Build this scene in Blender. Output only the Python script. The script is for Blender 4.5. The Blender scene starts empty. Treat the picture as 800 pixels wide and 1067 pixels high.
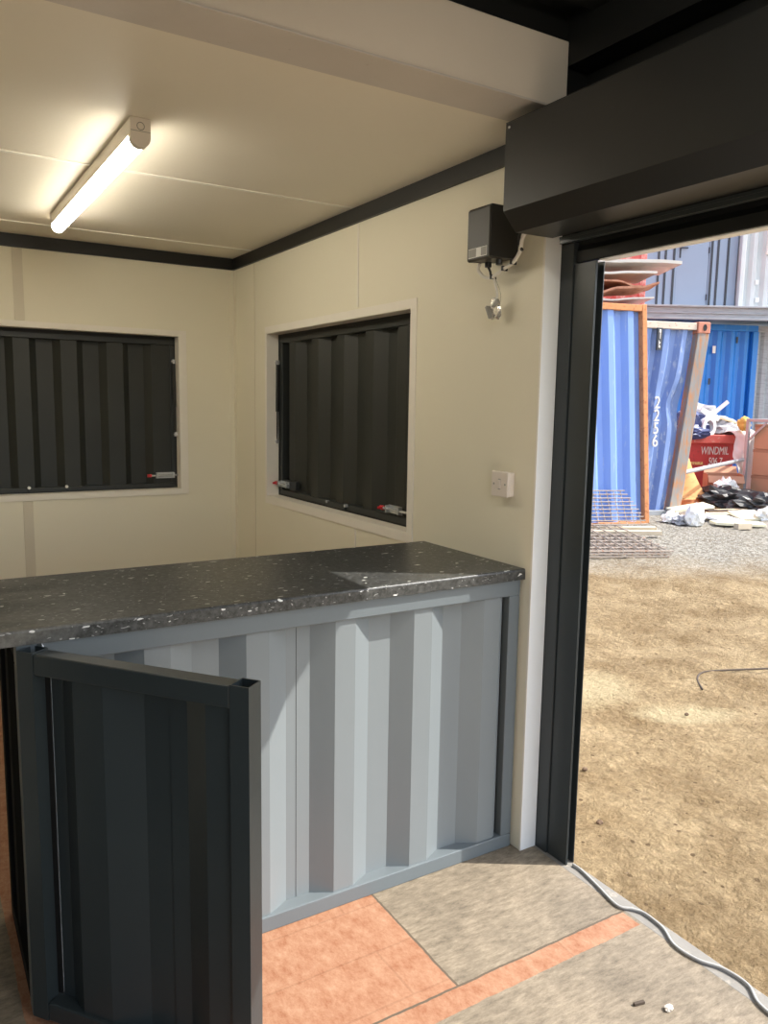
import bpy, bmesh, math, random
from mathutils import Vector, Matrix, noise
random.seed(7)
SC = bpy.context.scene
COL = SC.collection
PI = math.pi

# ------------------------------------------------------------------ materials
def new_mat(name):
    m = bpy.data.materials.new(name); m.use_nodes = True
    nt = m.node_tree; b = nt.nodes['Principled BSDF']
    return m, nt, b

def N(nt, typ, **kw):
    n = nt.nodes.new(typ)
    for k, v in kw.items():
        if k in n.inputs: n.inputs[k].default_value = v
        else: setattr(n, k, v)
    return n

def rgba(c): return (c[0], c[1], c[2], 1)

def paint(name, col, rough=.5, var=.12, scale=4, bump=.0, bscale=120, metal=0, col2=None, thr=(.55, .65), detail=6, stretch=None, spec=.5, coat=0):
    """painted / plain surface: soft tonal variation, an optional second colour in patches, fine bump"""
    m, nt, b = new_mat(name); L = nt.links
    tc = N(nt, 'ShaderNodeTexCoord'); src = tc.outputs['Object']
    if stretch:
        mp = N(nt, 'ShaderNodeMapping'); mp.inputs['Scale'].default_value = stretch
        L.new(src, mp.inputs['Vector']); src = mp.outputs['Vector']
    nz = N(nt, 'ShaderNodeTexNoise', Scale=scale, Detail=detail); L.new(src, nz.inputs['Vector'])
    mx = N(nt, 'ShaderNodeMix', data_type='RGBA')
    mx.inputs[6].default_value = rgba([max(0, c*(1-var)) for c in col]); mx.inputs[7].default_value = rgba([min(1, c*(1+var)) for c in col])
    L.new(nz.outputs['Fac'], mx.inputs[0]); out = mx.outputs[2]
    if col2:
        n2 = N(nt, 'ShaderNodeTexNoise', Scale=scale*2.3, Detail=8, Roughness=.65); L.new(src, n2.inputs['Vector'])
        rp = N(nt, 'ShaderNodeValToRGB'); rp.color_ramp.elements[0].position = thr[0]; rp.color_ramp.elements[1].position = thr[1]
        L.new(n2.outputs['Fac'], rp.inputs[0])
        m2 = N(nt, 'ShaderNodeMix', data_type='RGBA'); L.new(rp.outputs[0], m2.inputs[0]); L.new(out, m2.inputs[6]); m2.inputs[7].default_value = rgba(col2)
        out = m2.outputs[2]
    L.new(out, b.inputs['Base Color'])
    b.inputs['Roughness'].default_value = rough; b.inputs['Metallic'].default_value = metal
    b.inputs['Specular IOR Level'].default_value = spec; b.inputs['Coat Weight'].default_value = coat
    if bump:
        n3 = N(nt, 'ShaderNodeTexNoise', Scale=bscale, Detail=4); L.new(src, n3.inputs['Vector'])
        bp = N(nt, 'ShaderNodeBump', Strength=bump, Distance=.01); L.new(n3.outputs['Fac'], bp.inputs['Height']); L.new(bp.outputs[0], b.inputs['Normal'])
    return m

def emit(name, col, s):
    m, nt, b = new_mat(name)
    b.inputs['Base Color'].default_value = rgba(col); b.inputs['Emission Color'].default_value = rgba(col); b.inputs['Emission Strength'].default_value = s
    return m

M = {}
M['cream'] = paint('cream_wall', (.81, .76, .61), .55, .03, 1.5, .04, 60)
M['ceil'] = paint('cream_ceiling', (.83, .77, .655), .55, .03, 1.2, .05, 40)
M['trimcream'] = paint('cream_trim', (.85, .80, .71), .5, .05, 9, .05, 60)
M['strip'] = paint('grey_cream_strip', (.66, .60, .47), .5, .04, 5)
M['seam'] = paint('ceiling_seam', (.92, .89, .80), .5, .03, 5)
M['beam'] = paint('pale_beam_paint', (.74, .67, .58), .45, .07, 3, .06, 30)
M['lip'] = paint('grey_beam_lip', (.60, .55, .50), .5, .08, 6, .12, 60, col2=(.44, .38, .32), thr=(.66, .74))
M['white'] = paint('white_post', (.86, .87, .87), .45, .03, 4)
M['black'] = paint('black_trim', (.009, .009, .0088), .45, .15, 6)
M['endblack'] = paint('matt_black_end', (.008, .008, .008), .8, .1, 6, spec=.15)
M['roofdark'] = paint('dark_roof', (.004, .0048, .005), .6, .2, 3)
M['walldark'] = paint('dark_steel_wall', (.045, .050, .053), .5, .15, 3)
M['anth'] = paint('anthracite_steel', (.030, .037, .040), .34, .10, 5, .02, 50)
M['boxp'] = paint('shutter_box_paint', (.015, .0155, .015), .40, .10, 3, .02, 30)
M['gate'] = paint('gate_paint', (.030, .039, .042), .33, .10, 5, .03, 40)  # kept darker than the counter paint, its shade put into the colour
M['panel'] = paint('counter_grey_paint', (.185, .208, .218), .36, .05, 3, .04, 25)
M['frame'] = paint('counter_frame_paint', (.135, .158, .170), .38, .07, 5, .04, 40)
M['hatch'] = paint('black_hatch_paint', (.026, .028, .0245), .5, .18, 5, .06, 25)
M['hatchframe'] = paint('hatch_frame_paint', (.024, .027, .026), .42, .12, 8)
M['galv'] = paint('galvanised', (.62, .64, .65), .32, .12, 40, metal=.85)
M['zinc'] = paint('bright_zinc', (.75, .76, .77), .25, .1, 40, metal=.6)
M['foil'] = paint('silver_foil', (.80, .78, .74), .22, .2, 60, metal=.75)
M['red'] = paint('red_plastic', (.62, .03, .04), .4, .1, 20)
M['blackplastic'] = paint('black_plastic', (.022, .022, .021), .38, .1, 20)
M['ctrl'] = paint('controller_front', (.040, .036, .030), .42, .1, 8)
M['whiteplastic'] = paint('white_plastic', (.78, .70, .63), .35, .03, 20)
M['cablew'] = paint('white_cable', (.78, .75, .68), .45, .05, 20)
M['cableg'] = paint('grey_cable', (.36, .355, .34), .55, .1, 20)
M['threshold'] = paint('grey_threshold', (.225, .21, .185), .6, .14, 12, .15, 70, col2=(.40, .35, .28), thr=(.55, .7))
M['orange'] = paint('orange_board', (.70, .30, .15), .6, .1, 5)
M['diff'] = emit('lamp_diffuser', (1, .93, .78), 21)
M['diff2'] = emit('front_lamp_diffuser', (1, .93, .80), 36)  # glow of the added fill lamp
M['lamp'] = paint('lamp_body', (.80, .74, .66), .45, .03, 10)
M['label'] = paint('grey_label', (.30, .29, .26), .5, .1, 30)
M['labelw'] = paint('white_label', (.80, .79, .76), .5, .05, 30)

def worktop_mat():
    m, nt, b = new_mat('speckled_laminate'); L = nt.links
    tc = N(nt, 'ShaderNodeTexCoord'); o = tc.outputs['Object']
    nz = N(nt, 'ShaderNodeTexNoise', Scale=60, Detail=8, Roughness=.7); L.new(o, nz.inputs['Vector'])
    rp = N(nt, 'ShaderNodeValToRGB'); e = rp.color_ramp.elements
    e[0].position = .35; e[0].color = (.014, .015, .0142, 1); e[1].position = .72; e[1].color = (.10, .102, .098, 1)
    L.new(nz.outputs['Fac'], rp.inputs[0])
    # pale elongated flakes
    mp = N(nt, 'ShaderNodeMapping'); mp.inputs['Scale'].default_value = (.75, 1.5, 1.5); L.new(o, mp.inputs['Vector'])
    dn = N(nt, 'ShaderNodeTexNoise', Scale=22, Detail=2); L.new(mp.outputs[0], dn.inputs['Vector'])
    ma = N(nt, 'ShaderNodeMix', data_type='RGBA', blend_type='LINEAR_LIGHT'); ma.inputs[0].default_value = .03
    L.new(mp.outputs[0], ma.inputs[6]); L.new(dn.outputs['Color'], ma.inputs[7])
    vo = N(nt, 'ShaderNodeTexVoronoi', Scale=31, Randomness=1); L.new(ma.outputs[2], vo.inputs['Vector'])
    sep = N(nt, 'ShaderNodeSeparateColor'); L.new(vo.outputs['Color'], sep.inputs[0])
    lt = N(nt, 'ShaderNodeMath', operation='MULTIPLY'); L.new(sep.outputs[0], lt.inputs[0]); lt.inputs[1].default_value = .34
    lt2 = N(nt, 'ShaderNodeMath', operation='SUBTRACT'); L.new(lt.outputs[0], lt2.inputs[0]); lt2.inputs[1].default_value = .10
    cmp_ = N(nt, 'ShaderNodeMath', operation='LESS_THAN'); L.new(vo.outputs['Distance'], cmp_.inputs[0]); L.new(lt2.outputs[0], cmp_.inputs[1])
    vo2 = N(nt, 'ShaderNodeTexVoronoi', Scale=90, Randomness=1); L.new(ma.outputs[2], vo2.inputs['Vector'])
    sep2 = N(nt, 'ShaderNodeSeparateColor'); L.new(vo2.outputs['Color'], sep2.inputs[0])
    k2 = N(nt, 'ShaderNodeMath', operation='MULTIPLY'); L.new(sep2.outputs[1], k2.inputs[0]); k2.inputs[1].default_value = .42
    k3 = N(nt, 'ShaderNodeMath', operation='SUBTRACT'); L.new(k2.outputs[0], k3.inputs[0]); k3.inputs[1].default_value = .13
    c2 = N(nt, 'ShaderNodeMath', operation='LESS_THAN'); L.new(vo2.outputs['Distance'], c2.inputs[0]); L.new(k3.outputs[0], c2.inputs[1])
    m1 = N(nt, 'ShaderNodeMix', data_type='RGBA'); L.new(c2.outputs[0], m1.inputs[0]); L.new(rp.outputs[0], m1.inputs[6]); m1.inputs[7].default_value = (.30, .30, .29, 1)
    m2 = N(nt, 'ShaderNodeMix', data_type='RGBA'); L.new(cmp_.outputs[0], m2.inputs[0]); L.new(m1.outputs[2], m2.inputs[6]); m2.inputs[7].default_value = (.70, .70, .67, 1)
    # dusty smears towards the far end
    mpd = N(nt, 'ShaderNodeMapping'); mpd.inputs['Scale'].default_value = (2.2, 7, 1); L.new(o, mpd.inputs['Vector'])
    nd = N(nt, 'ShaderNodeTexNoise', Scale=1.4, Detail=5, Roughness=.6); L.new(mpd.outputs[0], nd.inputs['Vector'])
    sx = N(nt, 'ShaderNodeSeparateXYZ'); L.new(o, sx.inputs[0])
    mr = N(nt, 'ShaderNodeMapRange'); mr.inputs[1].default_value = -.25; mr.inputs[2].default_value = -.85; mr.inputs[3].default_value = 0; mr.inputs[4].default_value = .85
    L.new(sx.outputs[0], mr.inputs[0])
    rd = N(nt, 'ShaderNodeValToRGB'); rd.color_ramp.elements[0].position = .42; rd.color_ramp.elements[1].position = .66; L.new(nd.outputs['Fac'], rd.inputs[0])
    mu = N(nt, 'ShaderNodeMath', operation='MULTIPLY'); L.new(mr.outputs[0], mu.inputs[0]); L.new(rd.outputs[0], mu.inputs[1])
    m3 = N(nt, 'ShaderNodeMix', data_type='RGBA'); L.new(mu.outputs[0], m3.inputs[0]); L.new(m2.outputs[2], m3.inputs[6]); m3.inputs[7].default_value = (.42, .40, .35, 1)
    L.new(m3.outputs[2], b.inputs['Base Color']); b.inputs['Roughness'].default_value = .36
    return m
M['worktop'] = worktop_mat()

def floor_mat():
    """weathered grey ply with bare orange boards (world-aligned: object origin at the world origin)"""
    m, nt, b = new_mat('ply_floor'); L = nt.links
    tc = N(nt, 'ShaderNodeTexCoord'); o = tc.outputs['Object']
    # wobble so that board edges are not razor straight
    wn = N(nt, 'ShaderNodeTexNoise', Scale=9, Detail=5, Roughness=.7); L.new(o, wn.inputs['Vector'])
    wm = N(nt, 'ShaderNodeMix', data_type='RGBA', blend_type='LINEAR_LIGHT'); wm.inputs[0].default_value = .008; L.new(o, wm.inputs[6]); L.new(wn.outputs['Color'], wm.inputs[7])
    s = N(nt, 'ShaderNodeSeparateXYZ'); L.new(wm.outputs[2], s.inputs[0])
    def cmpn(sock, op, v):
        n = N(nt, 'ShaderNodeMath', operation=op); L.new(sock, n.inputs[0]); n.inputs[1].default_value = v; return n.outputs[0]
    def mul(a, c):
        n = N(nt, 'ShaderNodeMath', operation='MULTIPLY'); L.new(a, n.inputs[0]); L.new(c, n.inputs[1]); return n.outputs[0]
    def mx(a, c):
        n = N(nt, 'ShaderNodeMath', operation='MAXIMUM'); L.new(a, n.inputs[0]); L.new(c, n.inputs[1]); return n.outputs[0]
    X, Y = s.outputs[0], s.outputs[1]
    board = mul(mul(cmpn(X, 'GREATER_THAN', -1.582), cmpn(X, 'LESS_THAN', -.575)), cmpn(Y, 'GREATER_THAN', -.452))
    band = mul(mul(cmpn(Y, 'GREATER_THAN', -.528), cmpn(Y, 'LESS_THAN', -.452)), cmpn(X, 'LESS_THAN', .05))
    mask = mx(board, band)
    # grey ply
    mp = N(nt, 'ShaderNodeMapping'); mp.inputs['Scale'].default_value = (3, 9, 1); mp.inputs['Rotation'].default_value = (0, 0, .1); L.new(o, mp.inputs['Vector'])
    g = N(nt, 'ShaderNodeTexNoise', Scale=6, Detail=12, Roughness=.82); L.new(mp.outputs[0], g.inputs['Vector'])
    gr = N(nt, 'ShaderNodeValToRGB'); e = gr.color_ramp.elements
    e[0].position = .34; e[0].color = (.105, .082, .056, 1); e[1].position = .68; e[1].color = (.33, .272, .195, 1)
    L.new(g.outputs['Fac'], gr.inputs[0])
    g2 = N(nt, 'ShaderNodeTexNoise', Scale=3.2, Detail=7, Roughness=.65); L.new(o, g2.inputs['Vector'])
    gm = N(nt, 'ShaderNodeMix', data_type='RGBA', blend_type='OVERLAY'); gm.inputs[0].default_value = .75; L.new(gr.outputs[0], gm.inputs[6]); L.new(g2.outputs['Fac'], gm.inputs[7])
    # orange ply, scuffed pale
    mo = N(nt, 'ShaderNodeMapping'); mo.inputs['Scale'].default_value = (5, 3, 1); mo.inputs['Rotation'].default_value = (0, 0, .25); L.new(o, mo.inputs['Vector'])
    on = N(nt, 'ShaderNodeTexNoise', Scale=5, Detail=12, Roughness=.84); L.new(mo.outputs[0], on.inputs['Vector'])
    orr = N(nt, 'ShaderNodeValToRGB'); e = orr.color_ramp.elements
    e[0].position = .38; e[0].color = (.25, .095, .043, 1); e[1].position = .64; e[1].color = (.41, .235, .143, 1)
    L.new(on.outputs['Fac'], orr.inputs[0])
    br = N(nt, 'ShaderNodeTexBrick', Scale=1); br.inputs['Color1'].default_value = (1, 1, 1, 1); br.inputs['Color2'].default_value = (1, 1, 1, 1); br.inputs['Mortar'].default_value = (.55, .45, .38, 1)
    br.inputs['Mortar Size'].default_value = .0035; br.inputs['Brick Width'].default_value = .95; br.inputs['Row Height'].default_value = .19
    mb = N(nt, 'ShaderNodeMapping'); mb.inputs['Location'].default_value = (.22, .04, 0); L.new(wm.outputs[2], mb.inputs['Vector']); L.new(mb.outputs[0], br.inputs['Vector'])
    om = N(nt, 'ShaderNodeMix', data_type='RGBA', blend_type='MULTIPLY'); om.inputs[0].default_value = .3; L.new(orr.outputs[0], om.inputs[6]); L.new(br.outputs[0], om.inputs[7])
    mm = N(nt, 'ShaderNodeMix', data_type='RGBA'); L.new(mask, mm.inputs[0]); L.new(gm.outputs[2], mm.inputs[6]); L.new(om.outputs[2], mm.inputs[7])
    # board joints
    def near(sock, v, w):
        a = N(nt, 'ShaderNodeMath', operation='SUBTRACT'); L.new(sock, a.inputs[0]); a.inputs[1].default_value = v
        c = N(nt, 'ShaderNodeMath', operation='ABSOLUTE'); L.new(a.outputs[0], c.inputs[0])
        return cmpn(c.outputs[0], 'LESS_THAN', w)
    j = mx(mx(mul(near(X, -.575, .0035), cmpn(Y, 'GREATER_THAN', -.452)), near(Y, -.455, .0035)), near(Y, -1.75, .004))
    m4 = N(nt, 'ShaderNodeMix', data_type='RGBA'); L.new(j, m4.inputs[0]); L.new(mm.outputs[2], m4.inputs[6]); m4.inputs[7].default_value = (.10, .075, .05, 1)
    # nail heads / dents
    vo = N(nt, 'ShaderNodeTexVoronoi', Scale=5.5); L.new(o, vo.inputs['Vector'])
    sp = cmpn(vo.outputs['Distance'], 'LESS_THAN', .035)
    m5 = N(nt, 'ShaderNodeMix', data_type='RGBA'); L.new(sp, m5.inputs[0]); L.new(m4.outputs[2], m5.inputs[6]); m5.inputs[7].default_value = (.07, .05, .035, 1)
    L.new(m5.outputs[2], b.inputs['Base Color']); b.inputs['Roughness'].default_value = .75
    bp = N(nt, 'ShaderNodeBump', Strength=.25, Distance=.004); L.new(g.outputs['Fac'], bp.inputs['Height']); L.new(bp.outputs[0], b.inputs['Normal'])
    return m
M['floor'] = floor_mat()

def ground_mat():
    m, nt, b = new_mat('sandy_ground'); L = nt.links
    tc = N(nt, 'ShaderNodeTexCoord'); o = tc.outputs['Object']
    n1 = N(nt, 'ShaderNodeTexNoise', Scale=2.0, Detail=10, Roughness=.68); L.new(o, n1.inputs['Vector'])
    rp = N(nt, 'ShaderNodeValToRGB'); e = rp.color_ramp.elements
    e[0].position = .32; e[0].color = (.35, .235, .118, 1); e[1].position = .62; e[1].color = (.70, .525, .31, 1)
    L.new(n1.outputs['Fac'], rp.inputs[0])
    n2 = N(nt, 'ShaderNodeTexNoise', Scale=26, Detail=9, Roughness=.75); L.new(o, n2.inputs['Vector'])
    r2 = N(nt, 'ShaderNodeValToRGB'); r2.color_ramp.elements[0].position = .3; r2.color_ramp.elements[0].color = (.35, .33, .30, 1); r2.color_ramp.elements[1].position = .62; r2.color_ramp.elements[1].color = (1, 1, 1, 1)
    L.new(n2.outputs['Fac'], r2.inputs[0])
    mm = N(nt, 'ShaderNodeMix', data_type='RGBA', blend_type='MULTIPLY'); mm.inputs[0].default_value = .7; L.new(rp.outputs[0], mm.inputs[6]); L.new(r2.outputs[0], mm.inputs[7])
    sv = N(nt, 'ShaderNodeTexVoronoi', Scale=24); L.new(o, sv.inputs['Vector'])
    ss = N(nt, 'ShaderNodeSeparateColor'); L.new(sv.outputs['Color'], ss.inputs[0])
    sm = N(nt, 'ShaderNodeMath', operation='MULTIPLY'); L.new(ss.outputs[0], sm.inputs[0]); sm.inputs[1].default_value = .55
    sb = N(nt, 'ShaderNodeMath', operation='SUBTRACT'); L.new(sm.outputs[0], sb.inputs[0]); sb.inputs[1].default_value = .30
    sl = N(nt, 'ShaderNodeMath', operation='LESS_THAN'); L.new(sv.outputs['Distance'], sl.inputs[0]); L.new(sb.outputs[0], sl.inputs[1])
    sx_ = N(nt, 'ShaderNodeMix', data_type='RGBA'); L.new(sl.outputs[0], sx_.inputs[0]); L.new(mm.outputs[2], sx_.inputs[6]); sx_.inputs[7].default_value = (.22, .15, .085, 1)
    mm = sx_
    # grey gravel further out, pale sand patches
    s = N(nt, 'ShaderNodeSeparateXYZ'); L.new(o, s.inputs[0])
    ax = N(nt, 'ShaderNodeMath', operation='MULTIPLY'); L.new(s.outputs[0], ax.inputs[0]); ax.inputs[1].default_value = .522
    ay = N(nt, 'ShaderNodeMath', operation='MULTIPLY_ADD'); L.new(s.outputs[1], ay.inputs[0]); ay.inputs[1].default_value = .853; L.new(ax.outputs[0], ay.inputs[2])
    an = N(nt, 'ShaderNodeMath', operation='MULTIPLY_ADD'); L.new(n1.outputs['Fac'], an.inputs[0]); an.inputs[1].default_value = 1.6; L.new(ay.outputs[0], an.inputs[2])
    mr = N(nt, 'ShaderNodeMapRange'); mr.inputs[1].default_value = 4.9; mr.inputs[2].default_value = 6.1; L.new(an.outputs[0], mr.inputs[0])
    gv = N(nt, 'ShaderNodeTexVoronoi', Scale=38); L.new(o, gv.inputs['Vector'])
    gr = N(nt, 'ShaderNodeValToRGB'); gr.color_ramp.elements[0].color = (.30, .26, .20, 1); gr.color_ramp.elements[1].color = (.62, .58, .50, 1)
    sg = N(nt, 'ShaderNodeSeparateColor'); L.new(gv.outputs['Color'], sg.inputs[0]); L.new(sg.outputs[0], gr.inputs[0])
    mg = N(nt, 'ShaderNodeMix', data_type='RGBA'); L.new(mr.outputs[0], mg.inputs[0]); L.new(mm.outputs[2], mg.inputs[6]); L.new(gr.outputs[0], mg.inputs[7])
    out = mg.outputs[2]
    for (px, py, sx_, sy_) in PATCH:
        mp = N(nt, 'ShaderNodeMapping', vector_type='TEXTURE'); mp.inputs['Location'].default_value = (px, py, 0); mp.inputs['Rotation'].default_value = (0, 0, -.55); mp.inputs['Scale'].default_value = (sx_, sy_, 10)
        L.new(o, mp.inputs['Vector'])
        gd = N(nt, 'ShaderNodeTexGradient', gradient_type='SPHERICAL'); L.new(mp.outputs[0], gd.inputs['Vector'])
        ad = N(nt, 'ShaderNodeMath', operation='MULTIPLY'); L.new(gd.outputs['Fac'], ad.inputs[0]); L.new(n2.outputs['Fac'], ad.inputs[1])
        rr = N(nt, 'ShaderNodeValToRGB'); rr.color_ramp.elements[0].position = .1; rr.color_ramp.elements[1].position = .3; rr.color_ramp.elements[1].color = (.8, .8, .8, 1); L.new(ad.outputs[0], rr.inputs[0])
        mq = N(nt, 'ShaderNodeMix', data_type='RGBA'); L.new(rr.outputs[0], mq.inputs[0]); L.new(out, mq.inputs[6]); mq.inputs[7].default_value = (.72, .59, .36, 1)
        out = mq.outputs[2]
    L.new(out, b.inputs['Base Color']); b.inputs['Roughness'].default_value = .95; b.inputs['Specular IOR Level'].default_value = .1
    n4 = N(nt, 'ShaderNodeTexNoise', Scale=22, Detail=8, Roughness=.7); L.new(o, n4.inputs['Vector'])
    bp = N(nt, 'ShaderNodeBump', Strength=1, Distance=.13); L.new(n4.outputs['Fac'], bp.inputs['Height']); L.new(bp.outputs[0], b.inputs['Normal'])
    return m

# ------------------------------------------------------------------ mesh helper
class MB:
    def __init__(s): s.v = []; s.f = []
    def add(s, vs, fs):
        o = len(s.v); s.v += [tuple(p) for p in vs]; s.f += [tuple(i+o for i in f) for f in fs]; return s
    def box(s, x0, x1, y0, y1, z0, z1):
        x0, x1 = min(x0, x1), max(x0, x1); y0, y1 = min(y0, y1), max(y0, y1); z0, z1 = min(z0, z1), max(z0, z1)
        return s.add([(x0,y0,z0),(x1,y0,z0),(x1,y1,z0),(x0,y1,z0),(x0,y0,z1),(x1,y0,z1),(x1,y1,z1),(x0,y1,z1)],
                     [(0,3,2,1),(4,5,6,7),(0,1,5,4),(1,2,6,5),(2,3,7,6),(3,0,4,7)])
    def bar(s, p, q, w, h, up=(0,0,1)):
        """box section bar from p to q"""
        p, q = Vector(p), Vector(q); d = (q-p).normalized(); u = Vector(up)
        a = d.cross(u); a = a.normalized()*w/2 if a.length > 1e-6 else Vector((w/2,0,0)); u = a.cross(d).normalized()*h/2
        vs = [e+i*a+j*u for e in (p, q) for (i, j) in ((-1,-1),(1,-1),(1,1),(-1,1))]
        return s.add(vs, [(0,1,2,3),(7,6,5,4),(0,4,5,1),(1,5,6,2),(2,6,7,3),(3,7,4,0)])
    def prism(s, poly, a0, a1, axis):
        """extrude a 2D polygon along an axis; poly in the two other axes, in order"""
        n = len(poly)
        def P(u, v, w):
            return {'x': (w,u,v), 'y': (u,w,v), 'z': (u,v,w)}[axis]
        vs = [P(u,v,a0) for u,v in poly]+[P(u,v,a1) for u,v in poly]
        fs = [tuple(range(n))[::-1], tuple(range(n, 2*n))]+[(i, (i+1)%n, (i+1)%n+n, i+n) for i in range(n)]
        return s.add(vs, fs)
    def ribbon(s, prof, z0, z1, t=.003, fn=None, rows=1):
        """corrugated sheet: profile [(u, v)] along u with depth v, thickness t, between z0 and z1"""
        n = len(prof); fn = fn or (lambda u, v, z: (u, v, z))
        zs = [z0+(z1-z0)*k/rows for k in range(rows+1)]
        vs = [fn(u, v, z) for z in zs for u, v in prof]+[fn(u, v+t, z) for z in zs for u, v in prof]
        fs = []; K = n*(rows+1)
        for k in range(rows):
            for i in range(n-1):
                a = k*n+i; fs.append((a, a+1, a+1+n, a+n)); fs.append((a+K+n, a+1+n+K, a+1+K, a+K))
            a = k*n; fs.append((a+n, a+n+K, a+K, a)); a = k*n+n-1; fs.append((a, a+K, a+n+K, a+n))
        for i in range(n-1):
            fs.append((i, i+K, i+1+K, i+1)); a = rows*n+i; fs.append((a, a+1, a+1+K, a+K))
        return s.add(vs, fs)
    def tube(s, pts, r, n=8, cap=True):
        pts = [Vector(p) for p in pts]; vs = []; fs = []; prev = None
        for i, p in enumerate(pts):
            d = (pts[min(i+1, len(pts)-1)]-pts[max(i-1, 0)]).normalized()
            if prev is None: a = d.orthogonal().normalized()
            else: a = (prev-d*prev.dot(d)).normalized()
            prev = a; c = d.cross(a); rr = r[i] if isinstance(r, (list, tuple)) else r
            vs += [p+rr*(math.cos(2*PI*k/n)*a+math.sin(2*PI*k/n)*c) for k in range(n)]
        for i in range(len(pts)-1):
            for k in range(n): fs.append((i*n+k, i*n+(k+1)%n, (i+1)*n+(k+1)%n, (i+1)*n+k))
        if cap: fs.append(tuple(range(n))[::-1]); fs.append(tuple((len(pts)-1)*n+k for k in range(n)))
        return s.add(vs, fs)
    def cyl(s, p, q, r, n=16): return s.tube([p, q], r, n)
    def hollow(s, p, q, w, h, t=.003, up=(0,0,1)):
        """open square hollow section from p to q"""
        p, q = Vector(p), Vector(q); d = (q-p).normalized(); u = Vector(up); a = d.cross(u).normalized(); u = a.cross(d).normalized()
        def ring(e, w, h): return [e+a*i*w/2+u*j*h/2 for (i, j) in ((-1,-1),(1,-1),(1,1),(-1,1))]
        vs = ring(p,w,h)+ring(q,w,h)+ring(p,w-2*t,h-2*t)+ring(q,w-2*t,h-2*t); fs = []
        for k in range(4):
            l = (k+1) % 4
            fs += [(k,4+k,4+l,l), (8+l,12+l,12+k,8+k), (k,l,8+l,8+k), (4+k,12+k,12+l,4+l)]
        return s.add(vs, fs)
    def build(s, name, mat, parent=None, world=False, bevel=0, smooth=False):
        off = Vector(parent.get('_loc', (0,0,0))) if (parent is not None and world) else Vector((0,0,0))
        me = bpy.data.meshes.new(name)
        vs = [Vector(p)-off for p in s.v]
        base = None
        if parent is None and not world:
            lo = [min(p[k] for p in vs) for k in range(3)]; hi = [max(p[k] for p in vs) for k in range(3)]
            base = Vector(((lo[0]+hi[0])/2, (lo[1]+hi[1])/2, lo[2])); vs = [p-base for p in vs]
        me.from_pydata(vs, [], s.f); me.update()
        bm = bmesh.new(); bm.from_mesh(me); bmesh.ops.recalc_face_normals(bm, faces=bm.faces); bm.to_mesh(me); bm.free()
        if smooth:
            for p in me.polygons: p.use_smooth = True
        o = bpy.data.objects.new(name, me); COL.objects.link(o)
        if mat: me.materials.append(mat)
        if parent is not None:
            o.parent = parent; o['_loc'] = tuple(parent.get('_loc', (0,0,0)))
        if base is not None: o.location = base
        if bevel:
            b = o.modifiers.new('bevel', 'BEVEL'); b.width = bevel; b.segments = 2; b.limit_method = 'ANGLE'; b.angle_limit = .6
        return o

def tag(o, label, cat, group=None, kind=None):
    o['label'] = label; o['category'] = cat
    if group: o['group'] = group
    if kind: o['kind'] = kind
    return o
def struct(o): o['kind'] = 'structure'; return o
def thing(name, label, cat, loc=(0,0,0), rotz=0, group=None):
    o = bpy.data.objects.new(name, None); COL.objects.link(o); o.empty_display_size = .1
    o.location = loc; o.rotation_euler = (0, 0, rotz); o['_loc'] = tuple(loc)
    return tag(o, label, cat, group)
def W(): return dict(world=True)

def corr(u0, u1, phase, pitch=.278, flat=.0695, slope=.0695, vi=.045, vo=.009, inner0=0):
    """container corrugation between u0 and u1; phase = u where a slope from inner to outer starts"""
    pts = []
    k = math.floor((u0-phase)/pitch)-1
    while True:
        b = phase+k*pitch
        for du, v in ((0, vi), (slope, vo), (slope+flat, vo), (2*slope+flat, vi)): pts.append((b+du, v))
        if b > u1+pitch: break
        k += 1
    def at(u):
        for (a, va), (b, vb) in zip(pts, pts[1:]):
            if a <= u <= b: return va+(vb-va)*(u-a)/(b-a) if b > a else va
        return vi
    return [(u0, at(u0))]+[p for p in pts if u0+1e-4 < p[0] < u1-1e-4]+[(u1, at(u1))]

def blob(c, r, seed, amp=.35, freq=2.2, sub=3, floorz=None):
    bm = bmesh.new(); bmesh.ops.create_icosphere(bm, subdivisions=sub, radius=1)
    mb = MB(); off = Vector((seed*3.1, seed*1.7, seed*.9)); vs = []
    for v in bm.verts:
        d = 1+amp*noise.noise(v.co*freq+off)+amp*.6*noise.noise(v.co*freq*2.7+off)
        p = Vector((v.co.x*r[0]*d+c[0], v.co.y*r[1]*d+c[1], v.co.z*r[2]*d+c[2]))
        if floorz is not None and p.z < floorz: p.z = floorz
        vs.append(p)
    mb.add(vs, [tuple(v.index for v in f.verts) for f in bm.faces]); bm.free(); return mb

def text_mesh(name, s, size, mat, parent, mtx, extrude=.002, sx=1):
    cu = bpy.data.curves.new('lettering_curve', 'FONT'); cu.body = s; cu.size = size; cu.extrude = extrude; cu.align_x = 'LEFT'
    t = bpy.data.objects.new('lettering_tmp', cu); COL.objects.link(t); bpy.context.view_layer.update()
    me = bpy.data.meshes.new_from_object(t.evaluated_get(bpy.context.evaluated_depsgraph_get()))
    bpy.data.objects.remove(t); bpy.data.curves.remove(cu)
    me.transform(mtx @ Matrix.Diagonal((sx,1,1,1))); me.materials.clear(); me.materials.append(mat)
    o = bpy.data.objects.new(name, me); COL.objects.link(o); o.parent = parent; return o
FACE = Matrix.Rotation(PI/2, 4, 'X')          # text standing up, read from -y

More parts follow.
